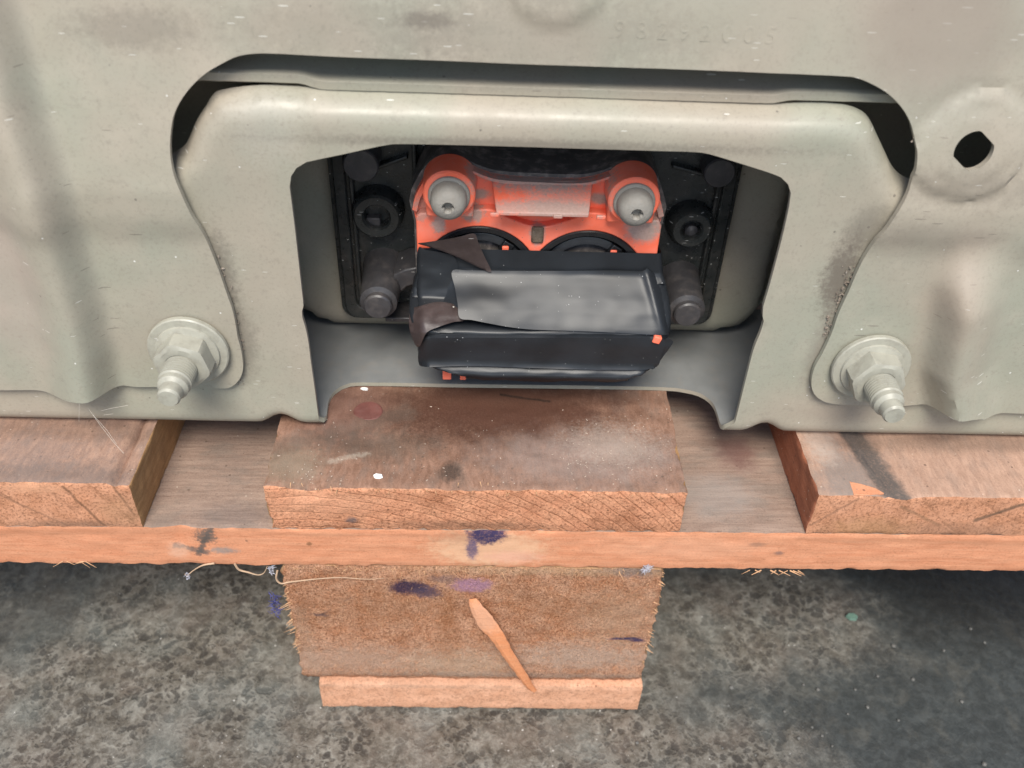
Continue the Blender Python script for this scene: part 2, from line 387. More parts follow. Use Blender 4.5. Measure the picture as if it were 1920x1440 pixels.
cov_out = [p for p in body]+[(x, zr) for x in np.arange(body[-1][0]+8, 305, 8)]+outer[:-1]+[(x, zl) for x in np.arange(-275, body[0][0]-4, 8)]
HC = onc(1823, 280, 24.0)
hole = [(HC[0]+5.7*math.cos(a), HC[2]+5.7*math.sin(a)) for a in np.linspace(0, 2*math.pi, 40, endpoint=False)]
def flat_cut(p):                                       # two flats on the hole
    x, z = p[0]-HC[0], p[1]-HC[2]
    for ang in (232, 52):
        u = (math.cos(math.radians(ang)), math.sin(math.radians(ang))); d = x*u[0]+z*u[1]
        if d > 4.75: x -= u[0]*(d-4.75); z -= u[1]*(d-4.75)
    return (x+HC[0], z+HC[2])
hole = [flat_cut(p) for p in hole]
bead_l = [(p[0], p[2]) for p in (onc(*q) for q in [(195, 800), (180, 735), (165, 650), (143, 560), (113, 460), (78, 335), (40, 220), (5, 90), (-40, -60), (-60, -200)])]
bead_r = XZ([(1783, 860), (1783, 770), (1772, 690), (1790, 600), (1800, 530), (1822, 470)], YC)
TOPC = onc(1045, -62, 24)
WL, WR = aty(356, 652, 26), aty(1630, 684, 26)
def y_cover(V):
    P = np.asarray(V); x, z = P[:, 0], P[:, 1]
    y = np.full(len(P), 26.4)
    S = lambda a, b, t: (lambda q: q*q*(3-2*q))(np.clip((t-a)/(b-a), 0, 1))
    y += 0.15*np.maximum(0, z-96)
    y -= 1.5*S(78, 90, z+1.5*np.sin(x*.05))
    def side(line, wl, wr):                             # pressed rib, one flank steep and the other gentle
        L = sorted(line, key=lambda q: q[1]); d = (x-np.interp(z, [q[1] for q in L], [q[0] for q in L]))*.96
        w = np.where(d < 0, wl, wr); return np.where(np.abs(d) < w, np.cos(d/w*math.pi/2)**2, 0)
    y -= (9.6+.8*S(60, 10, z))*side(bead_l, 19, 9.5)
    y -= 10.0*S(88, 62, z)*side(bead_r, 9.5, 19)
    rh = np.hypot(x-HC[0], (z-HC[2])*1.05)
    y -= 1.3*S(16.4, 15.2, rh+.9*np.sin(np.arctan2(z-HC[2], x-HC[0])*3+.6)); y -= .6*S(11.4, 10.5, rh+.4*np.sin(np.arctan2(z-HC[2], x-HC[0])*2)); y += .35*np.exp(-((rh-18)/1.2)**2)
    rt = np.hypot(x-TOPC[0], z-TOPC[2]); y -= 1.0*S(15.5, 13.2, rt)
    y += np.array([.30*fr(a, 0, b, .03, 2)+.10*fr(a, 9, b, .12, 2) for a, b in zip(x, z)])
    return y
cover = sheet('cover_panel', cov_out, [hole], y_cover, 1.8, P_COVER, BAT, 2.2)
# stamped part number: shallow raised strokes
def text_part(body, size, thick, mat, parent, name, p, gap=1.0):
    cu = bpy.data.curves.new(name, 'FONT'); cu.body = body; cu.size = size; cu.extrude = thick; cu.space_character = gap; cu.bevel_depth = .03; cu.resolution_u = 4
    o = bpy.data.objects.new(name, cu); COL.objects.link(o)
    dg = bpy.context.evaluated_depsgraph_get(); me = bpy.data.meshes.new_from_object(o.evaluated_get(dg)); bpy.data.objects.remove(o)
    me.materials.clear()
    me.transform(Matrix.Translation(Vector(p)) @ Matrix.Rotation(math.radians(90-math.degrees(math.atan(.15))), 4, 'X'))
    return link(name, me, mat, parent, smooth=False)
p = onc(1150, 68, 24.8)
for i, ch in enumerate('98292005'):                     # each digit sits on the panel just where it is
    dx, dz = p[0]+5.85*i, p[2]-.4-.05*i; yt = float(y_cover([(dx+1.9, dz+2.2)])[0])-2.2*.15
    text_part(ch, 6.4, .05, P_COVER, cover, 'stamped_digit', (dx, yt-.02, dz))

# --- bracket behind it: face, rounded shoulders, bottom bend and flange
YB, ZB, RB = 29.0, .4, 5.0; LB = RB*math.pi/2
sh_px = [(325, 287), (347, 271), (357, 253), (370, 223), (387, 197), (402, 174), (425, 166), (470, 160), (520, 159), (640, 166), (800, 171), (960, 176), (1120, 181), (1280, 187), (1440, 193), (1520, 191), (1580, 195), (1613, 206), (1630, 223), (1643, 250), (1657, 280), (1670, 307), (1682, 322), (1697, 332), (1715, 338)]
RS = 8.0
sh = XZ(crom(sh_px, 6), YB+RS)
sh = [(-275, sh[0][1]-4), (-200, sh[0][1]-4), (-130, sh[0][1]-3), (sh[0][0]-10, sh[0][1]-4)]+sh+[(sh[-1][0]+12, sh[-1][1]-6), (200, sh[-1][1]-8), (310, sh[-1][1]-8)]
sh = subdiv(sh, 4)
def s_face(px, py): q = aty(px, py, YB); return (q[0], q[2]-ZB-RB)
def s_low(px, py):
    q = atz(px, py, ZB+2.0); Y = q[1]
    return (q[0], -RB*math.acos(max(-1, min(1, (YB+RB-Y)/RB))) if Y < YB+RB else -(Y-YB-RB)-LB)
op_l = [s_face(*q) for q in [(598, 790), (590, 730), (583, 680), (578, 640), (572, 612), (567, 596), (566, 584), (569, 574), (568, 562), (562, 510), (553, 430), (546, 375), (543, 350), (546, 330), (556, 315), (574, 304), (600, 298), (640, 290), (690, 279), (725, 272), (760, 270), (900, 273), (1100, 279), (1240, 283), (1300, 285), (1330, 289), (1380, 304), (1440, 323), (1465, 333), (1478, 346), (1483, 362), (1480, 385), (1470, 432), (1455, 490), (1440, 545), (1431, 575), (1430, 592), (1432, 602), (1425, 625), (1413, 655), (1400, 705), (1385, 765), (1376, 800)]]
cut = [s_low(*q) for q in [(1367, 812), (1359, 808), (1352, 797), (1347, 780), (1341, 762), (1331, 748), (1312, 736), (1284, 729), (1245, 725), (1100, 722), (860, 719), (760, 717), (673, 716), (657, 717), (640, 723), (627, 732), (617, 747), (614, 762), (612, 779), (607, 791)]]
opening = crom(op_l, 2.2)[:-1]+crom(cut, 2.2)
br_out = sh[::-1]+[(-275, s) for s in np.arange(sh[0][1]-ZB-RB-4, -82, -4)]
br_out = [(x, z-ZB-RB) for x, z in sh[::-1]]+[(-275, s) for s in np.arange(sh[0][1]-ZB-RB-4, -82, -4)]+[(x, -82.0) for x in np.arange(-275, 310, 5)]+[(310, s) for s in np.arange(-82, sh[-1][1]-ZB-RB-1, 4)]
V, F, B = sheet2d(br_out, [opening], 2.3)
shl = np.array([(x, z-ZB-RB) for x, z in sh]); tsh = dist(V, shl)
bumpx = [aty(528, 790, 30)[0], aty(1433, 806, 30)[0]]
def brk(x, s, t, off):
    # outer skin (off=0) and inner skin (off = thickness)
    g = 0 if t >= RS or s < 20 else RS-math.sqrt(max(0, RS*RS-(RS-t)**2))
    nz = .20*fr(x, 3, s, .03, 2)
    b = sum(4.0*math.cos(min(1, abs(x-c)/8.5)*math.pi/2)**2 for c in bumpx)
    if s >= 0:
        up = b*sm(9, 0, s)
        y, z = YB+g+nz+off, ZB+RB+s+up
        if g > 0 and off > 0: k = (RS-t)/RS; y = YB+g+nz+off*math.sqrt(max(.05, 1-k*k)); z -= off*k*.6
        return (x, y, z)
    if s >= -LB:
        a = -s/RB; r = RB-off
        return (x, YB+RB-r*math.cos(a)+nz*math.cos(a), ZB+RB-r*math.sin(a)+b)
    return (x, YB+RB-s-LB, ZB+off+b*sm(12, 0, -s-LB))
fr_ = [brk(v[0], v[1], t, 0) for v, t in zip(V, tsh)]; bk_ = [brk(v[0], v[1], t, 1.7) for v, t in zip(V, tsh)]
INNER_DIM = mat_plain('dimmed_inner_skin', (.185, .19, .188), .42, .12, (.24, .22, .195), .4, .45, .08, .8, 0)   # darker grey put into the inner skin's colour to dim the flange lip
bracket = link('support_bracket', sheet_mesh(V, F, B, fr_, bk_), [P_BRK, INNER_DIM], BAT, sharp=45)
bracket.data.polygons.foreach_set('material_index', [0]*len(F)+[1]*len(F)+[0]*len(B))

# crumbs of dirt and lint caught in the seam between the two sheets
rnd = random.Random(21); bm = bmesh.new(); DIRT = mat_plain('seam_dirt', (.16, .13, .105), .95, .8, (.42, .38, .33), .7, .1, 1.0, 1.5)
def seam(pts, n, spread, big):
    P = crom(pts, 2)
    for i in range(n):
        px, py = rnd.choice(P); c = aty(px+rnd.gauss(0, 1)*spread, py+rnd.gauss(0, 3), 28.6)
        r = rnd.uniform(.12, .12+big*rnd.random())
        bmesh.ops.create_icosphere(bm, subdivisions=1, radius=r, matrix=Matrix.Translation(Vector(c)) @ Matrix.Rotation(rnd.uniform(0, 6), 4, 'Y') @ Matrix.Diagonal((rnd.uniform(.7, 2.0), .7, rnd.uniform(.6, 1.1), 1)))
        if rnd.random() < .22:
            d = Vector((rnd.uniform(-1, 1), -.5, rnd.uniform(-1, 1))).normalized()*rnd.uniform(1.0, 3.2); c = Vector(c)
            tube_bm(bm, [c, c+d*.5+Vector((0, 0, rnd.uniform(-.4, .4))), c+d], .06, 4)
seam([(397, 480), (412, 512), (424, 545), (437, 580), (446, 615), (455, 655)], 70, 5, .40)
seam([(1600, 500), (1588, 535), (1575, 565), (1556, 610), (1545, 640)], 95, 7, .55)
seam([(1712, 262), (1722, 262)], 8, 4, .4); seam([(290, 640), (310, 612), (350, 603), (400, 618)], 14, 2, .2); seam([(1590, 650), (1630, 634), (1680, 645), (1700, 670)], 16, 3, .25); seam([(450, 650), (458, 690), (448, 720)], 16, 6, .25)
tag(link('seam_dirt', bm_mesh(bm), DIRT, BAT), kind='stuff')
# --- flange strip above the bracket, joggled at both ends
def strip():
    xs = span(-150, 190, 2); V, F = [], []
    zt = lambda x: 126.6+1.7*(1-sm(-52, -45, x))+1.2*sm(82, 90, x)-.3*sm(-40, 80, x)
    yf = lambda x: 35.8+.15*fr(x, 0, 0, .3, 3)
    prof = lambda x: [(yf(x)+.4, zt(x)-2.9), (yf(x), zt(x)-2.6), (yf(x), zt(x)-.35), (yf(x)+.4, zt(x)), (yf(x)+2.5, zt(x)+.3), (yf(x)+5, zt(x)+.9), (yf(x)+8, zt(x)+1.8), (yf(x)+14, zt(x)+4.5), (yf(x)+24, zt(x)+8), (yf(x)+40, zt(x)+12), (yf(x)+40, zt(x)-2.9)]
    NP = len(prof(0.0))
    for x in xs: V += [(x, y, z+.08*fr(x, y, 0, .4, 3)) for y, z in prof(x)]
    for i in range(len(xs)-1):
        for j in range(NP): F.append((i*NP+j, i*NP+(j+1) % NP, (i+1)*NP+(j+1) % NP, (i+1)*NP+j))
    F += [tuple(range(NP)), tuple((len(xs)-1)*NP+j for j in range(NP-1, -1, -1))]
    me = mesh_of(V, F); bm = bmesh.new(); bm.from_mesh(me); bmesh.ops.recalc_face_normals(bm, faces=bm.faces); bm.to_mesh(me); bm.free()
    return link('flange_strip', me, P_COVER, BAT)
strip()
# --- inner pan: wall with a rounded edge
px0, px1, pz0, pz1, pr, RP = -78, 116, 2.6, 190, 20, 10.0
pan = []
for cx_, cz_, a0 in ((px1-pr, pz0+pr, 270), (px1-pr, pz1-pr, 0), (px0+pr, pz1-pr, 90), (px0+pr, pz0+pr, 180)):
    pan += [(cx_+pr*math.cos(math.radians(a0+90*i/10)), cz_+pr*math.sin(math.radians(a0+90*i/10))) for i in range(11)]
pan = subdiv(pan+[pan[0]], 4)[:-1]
def y_pan(V):
    t = dist(V, pan, True); k = np.clip((RP-t)/RP, 0, 1); return 84.5+RP*(1-np.sqrt(np.maximum(0, 1-k*k)))
sheet('inner_pan', pan, [], y_pan, 1.5, P_IN, BAT, 4)
bm = bmesh.new(); box_bm(bm, -275, 310, 112, 114, 2.6, 198); link('light_block_rear', bm_mesh(bm), P_IN, BAT, smooth=False)  # added behind the pan to keep light out of the interior
bm = bmesh.new(); box_bm(bm, -275, 310, 40.2, 420, 198.2, 200.2); link('light_block_lid', bm_mesh(bm), P_COVER, BAT, smooth=False)  # unseen top plate, added to block light from above
for q in ((-274, -272, 36), (308, 310, 45)):
    bm = bmesh.new(); box_bm(bm, *q, 420, 2.6, 198); link('light_block_side', bm_mesh(bm), P_IN, BAT, smooth=False)  # unseen ends, added to close the interior to light

# --- studs with flange nut and washer
def stud(c):
    s = lathe('stud', [(5.0, 0)]+[q for i in range(9) for q in ((4.3, 9.1+i*1.1), (4.35, 9.35+i*1.1), (5.3, 9.7+i*1.1), (5.3, 9.85+i*1.1))]+[(4.9, 19.2), (4.85, 21.0), (3.7, 22.2), (3.55, 25.6), (3.0, 26.4), (0.01, 26.5)], c, P_BOLT, BAT, 40, base=c)
    w = lathe('washer', [(4.9, .6), (12.9, .6), (13.2, .9), (13.2, 2.3), (12.8, 2.7), (9, 3.0), (4.9, 3.0)], c, P_BOLT, s, 56)
    # hexagon nut with chamfered corners and a small collar
    n = 48; V, F = [], []
    prof = [(10.6, 2.9, 0), (10.4, 3.6, 0), (8.9, 4.2, .4), (8.9, 4.3, 1), (8.9, 9.6, 1), (8.9, 10.6, .62), (7.2, 11.2, 0), (5.3, 11.2, 0), (5.2, 9.0, 0)]
    rot = .3 if c[0] < 0 else .12
    for r, h, hexk in prof:
        for i in range(n):
            a = 2*math.pi*i/n; ah = ((a+rot) % (math.pi/3))-math.pi/6; hx = 8.2/math.cos(ah)
            rr = min(r, 9.45) if hexk == 0 else None
            rr = r if hexk == 0 else min(hx, 9.3*hexk+8.3*(1-hexk)) if hexk < 1 else min(hx, 9.4)
            V.append((c[0]+rr*math.cos(a), c[1]-h, c[2]+rr*math.sin(a)))
    for j in range(len(prof)-1):
        for i in range(n): k = (i+1) % n; F.append((j*n+i, j*n+k, (j+1)*n+k, (j+1)*n+i))
    me = mesh_of(V, F); bm = bmesh.new(); bm.from_mesh(me); bmesh.ops.recalc_face_normals(bm, faces=bm.faces); bm.to_mesh(me); bm.free()
    link('nut', me, P_BOLT, s, sharp=22); return s
stud((WL[0], 26.2, WL[2])); stud((WR[0], 26.2, WR[2]))

# --- black mounting plate with pins and bosses
def rrect(x0, x1, z0, z1, r, k=6):
    o = []
    for cx_, cz_, a0 in ((x1-r, z0+r, 270), (x1-r, z1-r, 0), (x0+r, z1-r, 90), (x0+r, z0+r, 180)):
        o += [(cx_+r*math.cos(math.radians(a0+90*i/k)), cz_+r*math.sin(math.radians(a0+90*i/k))) for i in range(k+1)]
    return o
YP = 79.0
plate = prism('mounting_plate', rrect(-54, 91.5, 14.0, 118, 6), YP, 84.2, BLACK, BAT, bev=.8)
# raised rim following the plate edge
rim_o, rim_i = rrect(-52.4, 90, 15.6, 116.4, 5), rrect(-48.0, 85.6, 20, 112, 4)
prism('rim', rim_o, YP-2.2, YP+.5, BLACK, plate, [rim_i], .6)
for q in ((-46.6, -45.2, YP-3.2, YP+.3, 22, 112), (83, 84.2, YP-3.2, YP+.3, 22, 110), (-24, -22.6, YP-6, YP+.3, 40, 112)):
    bm = bmesh.new(); box_bm(bm, *q); bevel(link('rib', bm_mesh(bm), BLACK, plate), .4)
def boss(px, py, h, prof, mat=BLACK, name='screw_boss'):
    c = aty(px, py, YP-h); c[1] = YP
    return lathe(name, prof, c, mat, plate, 40)
b1 = boss(706, 408, 7, [(9.6, -.2), (9.4, 3), (8.6, 6.4), (7.8, 7.2), (5.2, 7.2), (4.6, 6.4), (4.5, 1.2), (0.01, 1.1)])
b2 = boss(1297, 432, 7, [(8.8, -.2), (8.5, 4), (7.2, 6.6), (6.6, 7.2), (4.3, 7.2), (3.7, 6.4), (3.6, 1.2), (0.01, 1.1)])
c = aty(700, 418, YP-4); bm = bmesh.new(); box_bm(bm, c[0]-2.4, c[0]+2.6, YP-4.5, YP-1, c[2]-2.4, c[2]+2.2); bevel(link('screw_end', bm_mesh(bm), DKRUB, plate), .5)
c = aty(1297, 436, YP-4); lathe('screw_end', [(2.6, 0), (2.4, 2.5), (1.2, 3.4), (.01, 3.5)], (c[0], YP-1, c[2]), DKRUB, plate, 20)
boss(676, 312, 10, [(6.2, -.2), (6.1, 9.4), (5.6, 10), (.01, 10.1)], DKRUB, 'pin_end')
boss(1350, 326, 8, [(5.6, -.2), (5.5, 7.4), (5.0, 8), (.01, 8.1)], DKRUB, 'pin_end')
def guide(px, py, r, L, name='guide_pin'):
    c = aty(px, py, YP-L); c[1] = YP
    return lathe(name, [(r*1.18, -.2), (r*1.12, 1.5), (r*1.06, 5), (r*1.0, L*.55), (r*.93, L-3.4), (r*.70, L-2.6), (r*.70, L-.6), (r*.62, L), (.01, L+.1)], c, DKRUB, plate, 40, jit=.02)
g1 = guide(708, 577, 7.2, 27); g2 = guide(1290, 592, 7.2, 24)
# arm from the left pin to the connector, and a lower bar
a, b = aty(745, 515, 66), aty(785, 500, 64)
bm = bmesh.new()
pts = XZ([(738, 510), (760, 500), (792, 494), (792, 526), (765, 532), (750, 545), (742, 565)], 66)
V_, F_, B_ = sheet2d(pts, [], 50)
arm = link('arm', sheet_mesh(V_, F_, B_, [(v[0], 64, v[1]) for v in V_], [(v[0], 79, v[1]) for v in V_]), DKRUB, plate); bevel(arm, .6)
q = aty(760, 590, 70); bm.free(); bm = bmesh.new(); box_bm(bm, -36, -18, 68, 79.2, q[2]-2.2, q[2]-.2); bevel(link('bar', bm_mesh(bm), DKRUB, plate), .4)
# small ribs at the top of the plate
for px, py, rot in ((735, 303, -22), (1290, 318, 14)):
    c = aty(px, py, YP-2); bm = bmesh.new(); box_bm(bm, -6, 6, -2.5, 1, -.7, .7)
    bmesh.ops.rotate(bm, verts=bm.verts, matrix=Matrix.Rotation(math.radians(rot), 3, 'Y')); bmesh.ops.translate(bm, verts=bm.verts, vec=(c[0], YP-.6, c[2]))
    bevel(link('rib', bm_mesh(bm), BLACK, plate), .4)

# --- orange two-socket connector
YO = 58.0                                              # recessed face
con_px = [(774, 386), (778, 366), (785, 350), (796, 331), (808, 315), (822, 304), (845, 299), (868, 303), (886, 313), (906, 322), (930, 329), (965, 333), (1010, 335), (1060, 337), (1095, 336), (1120, 331), (1148, 322), (1176, 316), (1200, 318), (1218, 330), (1230, 350), (1238, 375), (1243, 398)]
top = crom(XZ(con_px, YO), 1.2)
xl, xr = -21.6, 60.8
con_out = top+[(xr, top[-1][1]-8), (xr, 22), (xr-3, 18), (xl+3, 18), (xl, 22), (xl, top[0][1]-8)]
cbx = sum(p[0] for p in con_out)/len(con_out)
S1, S2 = aty(900, 425, 54), aty(1107, 433, 54); RSK = 20.4
s1, s2 = (S1[0], S1[2]-RSK), (S2[0], S2[2]-RSK)
con = prism('connector', con_out, YO, 66, ORANGE, BAT, [circle(*s1, RSK-.2), circle(*s2, RSK-.2)], .5)
# thick lip round the top edge
lip_in = [(18+(x-18)*.962, 60+(z-60)*.955) for x, z in top]
prism('rim', top+lip_in[::-1], YO-2.6, YO+.4, ORANGE, con, bev=.4)
# lower bezel in front of the sockets
zb = aty(850, 394, 54.5)[2]
bez = [(xl-.1, 23)]+[(xl-.1, zb-2.5), (xl+1.5, zb-1.2)]+crom([(xl+1.5, zb-1.2), (-9, zb-.6), (3, zb+.8), (9, zb-2.2), (19.5, zb-5.4), (30, zb-2.4), (36, zb+.5), (50, zb-1.0), (xr-1.0, zb-1.8)], 1.5)[1:]+[(xr+.1, zb-4), (xr+.1, 23)]
prism('bezel', bez, 54.0, YO+.3, ORANGE, con, [circle(*s1, RSK), circle(*s2, RSK)], .6)
for sx, sz in (s1, s2):                                # collar of each round opening and the socket inside
    k = lathe('socket', [(RSK-.15, -7), (RSK-.15, 3.6), (RSK-.5, 4.0), (RSK-2.0, 4.0), (RSK-2.4, 3.4), (RSK-3.0, -1.0), (RSK-3.5, -3.2), (11.4, -3.2), (11.0, -3.6), (11.0, -14)], (sx, YO, sz), SOCK, con, 72, close=False)
    # grey inner ring and its orange-keyed clip
    V, F = [], []
    lathe('inner_ring', [(16.6, -4), (16.4, 1.2), (15.6, 1.5), (13.6, 1.3), (13.0, .4), (11.2, -4)], (sx, YO, sz), SOCKG, con, 64, close=False)
    a = math.radians(52); c = (sx+14.8*math.cos(a), sz+14.8*math.sin(a))
    bm = bmesh.new(); box_bm(bm, -1.9, 1.9, -2.2, 2, -2.3, 2.3); bmesh.ops.rotate(bm, verts=bm.verts, matrix=Matrix.Rotation(math.radians(32), 3, 'Y')); bmesh.ops.translate(bm, verts=bm.verts, vec=(c[0], YO-1.0, c[1]))
    bevel(link('clip_frame', bm_mesh(bm), SOCK, con), .3)
    bm = bmesh.new(); box_bm(bm, -1.15, 1.15, -.5, .5, -1.3, 1.3); bmesh.ops.translate(bm, verts=bm.verts, vec=(c[0]-.3, YO-3.4, c[1]-.2))
    bevel(link('clip', bm_mesh(bm), ORANGE, con), .4)
# V of orange between the sockets with its dirt-filled pocket
bm = bmesh.new(); q = aty(1008, 436, 54); box_bm(bm, q[0]-2.1, q[0]+2.1, 53.0, 54.4, q[2]-3.8, q[2]+2.5); bevel(link('dirt_clod', bm_mesh(bm), mat_plain('packed_dirt', (.10, .075, .055), .95, .8, (.25, .2, .16), .6, .1, 1.0, 1.5), con), .7, 2)
# shelf (label tab) between the screws
A, Bq, Cq, D = aty(922, 336, 57), aty(1112, 339, 57), aty(1104, 402, 45.5), aty(931, 398, 45.5)
bm = bmesh.new(); tops = [bm.verts.new(v) for v in (A, Bq, Cq, D)]; lows = [bm.verts.new((v[0], v[1], v[2]-1.3)) for v in (A, Bq, Cq, D)]
bm.faces.new(tops); bm.faces.new(lows[::-1])
for i in range(4): bm.faces.new((tops[i], lows[i], lows[(i+1) % 4], tops[(i+1) % 4]))
bevel(link('label_shelf', bm_mesh(bm), ORANGE, con), .35)
z0 = Cq[2]
for q in ((3, 6, 44.9, 46, z0-1.6, z0-.2), (23.5, 26.5, 44.9, 46, z0-1.6, z0-.2), (37.5, 40.5, 44.9, 46, z0-1.6, z0-.2), (12, 27, 50, YO, z0-4.2, z0-1.2)):
    bm = bmesh.new(); box_bm(bm, *q); bevel(link('snap_tab', bm_mesh(bm), ORANGE, con), .3)
# screw towers and screws
for (bx, by), (wx, wy), tor in (((845, 338), (842, 366), 0.2), ((1184, 353), (1189, 378), .5)):
    c = aty(bx, by, YO); c2 = aty(wx, wy, YO-10.5)
    c = np.array([c2[0], YO, c2[2]])
    tw = lathe('screw_tower', [(9.0, -.5), (8.8, 1), (8.4, 10), (7.9, 10.5), (3, 10.5)], c, ORANGE, con, 56)
    bm = bmesh.new(); box_bm(bm, c[0]-7.8, c[0]+7.8, YO-7.5, YO+.2, c[2]-9.8, c[2]-4.0); bevel(link('tower_foot', bm_mesh(bm), ORANGE, con), .8)
    sc = lathe('screw', [(4, 10.3), (6.5, 10.4), (6.8, 10.8), (6.7, 11.6), (6.3, 12.0), (5.9, 12.1), (5.8, 15.2), (5.4, 16.8), (4.6, 18.0), (3.4, 18.8), (2.0, 19.1)], c, SCREWM, con, 56, sharp=25, jit=.008, close=False)
    # star recess
    V, F, n = [], [], 48
    for j, (k, h) in enumerate(((1.0, 19.1), (.9, 18.3), (.84, 16.4), (0.0, 16.3))):
        for i in range(n):
            a = 2*math.pi*i/n; r = (2.0 if j == 0 else (1.72+.30*math.cos(6*a+tor))*k)
            V.append((c[0]+r*math.cos(a), YO-h, c[2]+r*math.sin(a)))
    for j in range(3):
        for i in range(n): q = (i+1) % n; F.append((j*n+i, j*n+q, (j+1)*n+q, (j+1)*n+i))
    link('star_recess', mesh_of(V, F), DKRUB if False else SCREWM, con, sharp=30)
# black body of the connector behind the orange face
hb = [(18.8+(x-18.8)*1.03, z+1.2) for x, z in con_out]
prism('housing', hb, YO+1.5, 81, BODY, con, bev=1.0)
# orange plastic seen below and beside the tape
for (px, py, w) in ((838, 706, 1.6), (868, 708, 1.1)):
    bm = bmesh.new(); q = aty(px, py, 46); box_bm(bm, q[0]-w, q[0]+w, 45.5, 50, q[2]-w*.75, q[2]+3); bevel(link('foot', bm_mesh(bm), ORANGE, con), .3)

# ================================================================== black tape
TP = thing('tape_wrap', 'glossy black electrical tape wrapped over the lower half of the orange connector', 'tape', (19, 46, 8))
# profile (px row at the middle, depth Y, half-width left/right edge rows)
prof = [(470, 53.2), (490, 52.9), (508, 52.6), (516, 51.8), (535, 49.2), (560, 45.6), (585, 42.2), (606, 39.6), (618, 38.2), (628, 37.3), (645, 36.9), (668, 37.2), (688, 38.0), (700, 39.4), (710, 42.0), (715, 46.0), (712, 52.0)]
prof = prof[:10]+[(645, 37.6), (666, 38.6), (682, 38.9), (691, 37.9), (699, 36.8), (706, 36.2), (711, 37.2), (714, 40.5), (712, 50.0)]
profL = [(470, 53.2), (508, 52.8), (545, 51.6), (562, 50.4), (578, 46.8), (596, 42.6), (612, 39.6), (628, 37.3)]
edgeL = [(470, 784), (512, 783), (545, 774), (575, 767), (600, 765), (620, 768), (628, 786), (645, 781), (670, 781), (690, 787), (702, 812), (710, 850), (716, 900)]
edgeR = [(470, 1240), (512, 1243), (545, 1252), (575, 1258), (600, 1261), (620, 1262), (640, 1258), (660, 1250), (690, 1232), (702, 1215), (710, 1190), (716, 1160)]
def lerp(tab, y):
    for (a, p), (b, q) in zip(tab[:-1], tab[1:]):
        if a <= y <= b: return p+(q-p)*(y-a)/(b-a)
    return tab[-1][1] if y > tab[-1][0] else tab[0][1]
def tilt(px): return (px-1010)*.022                    # the connector falls slightly to the right in the picture
rows = []
for (a, ya), (b, yb) in zip(prof[:-1], prof[1:]):
    k = max(1, int(abs(b-a)/3.5)+1)
    rows += [(a+(b-a)*i/k, ya+(yb-ya)*i/k) for i in range(k)]
rows.append(prof[-1])
def wrap_point(py, Y, u):
    """u 0..1 across the front, the first and last bits turn back round the ends"""
    pl, pr_ = lerp(edgeL, py), lerp(edgeR, py)
    if py < 628: k = sm(.22, .10, u); Y = Y*(1-k)+lerp(profL, py)*k
    A, Bx = aty(pl, py, Y), aty(pr_, py+14 if py < 600 else py+6, Y)
    c = aty(1010, py, Y)
    x0, x1, z = A[0], Bx[0], c[2]
    r = 5.0 if Y < 50 else 1.2
    if u < 0: x, y = x0+.4, Y+r+(-u)*26
    elif u > 1: x, y = x1-.4, Y+r+(u-1)*26
    else:
        L = x1-x0; d = u*L
        if d < r: k = d/r; x = x0+r*(1-math.cos(k*math.pi/2)); y = Y+r*(1-math.sin(k*math.pi/2))
        elif d > L-r: k = (L-d)/r; x = x1-r*(1-math.cos(k*math.pi/2)); y = Y+r*(1-math.sin(k*math.pi/2))
        else: x, y = x0+d, Y
    return x, min(y, 64), z
us = [-.9, -.45, -.12]+list(np.linspace(0, .07, 9))+list(np.linspace(.085, .915, 58))+list(np.linspace(.93, 1, 9))+[1.12, 1.45, 1.9]
V, F = [], []
for i, (py, Y) in enumerate(rows):
    for u in us:
        x, y, z = wrap_point(py, Y, u)
        w = sm(495, 530, py)*(.5 if py < 620 else .8)
        # tape pulled over hollows: soft dents and stretch wrinkles
        y += w*(.9*fr(x, 0, z, .05, 2)+.25*fr(x*.6, 5, z*2.0, .22, 2))
        e = sm(.16, .0, u)+sm(.86, 1.0, u)
        y += w*e*.8*fr(x*1.6, 2, z*1.2, .35, 3); z += w*e*.5*fr(x, 7, z, .4, 2)
        y += 8*math.exp(-((py-609)/9)**2)*sm(.10, .22, u)*sm(.62, .30, u)                  # dark pocket under the loose edge of the patch
        V.append((x, y, z))
n = len(us)
for i in range(len(rows)-1):
    for j in range(n-1): F.append((i*n+j, i*n+j+1, (i+1)*n+j+1, (i+1)*n+j))
wb = link('wrap_layer', mesh_of(V, F), TAPE, TP, sharp=60)
def tape_strip(name, px_poly, Yfn, mat, lift=.5, res=1.3, step=4, th=.18, sharp=60):
    """piece of tape traced in the photo; Yfn(px,py) gives its depth there"""
    P2 = crom(px_poly, step, True) if step else px_poly
    V2, F2, B2 = sheet2d([(x, -y) for x, y in P2], [], res*4)
    fr1 = [aty(v[0], -v[1], Yfn(v[0], -v[1])-lift) for v in V2]
    bk1 = [aty(v[0], -v[1], Yfn(v[0], -v[1])-lift+th) for v in V2]
    return link(name, sheet_mesh(V2, F2, B2, fr1, bk1), mat, TP, sharp=sharp)
PROF_UP = [q for i, q in enumerate(prof) if i == 0 or q[0] > prof[i-1][0]]
def Ysurf(px, py):
    t = py-tilt(px); y = lerp(PROF_UP, t)
    if t < 628: k = sm(888, 850, px); y = y*(1-k)+lerp(profL, t)*k
    return y
def wob(px, py, a=.5, s=.02): return a*NZ.noise(Vector((px*s, py*s*1.6, 3.1)))
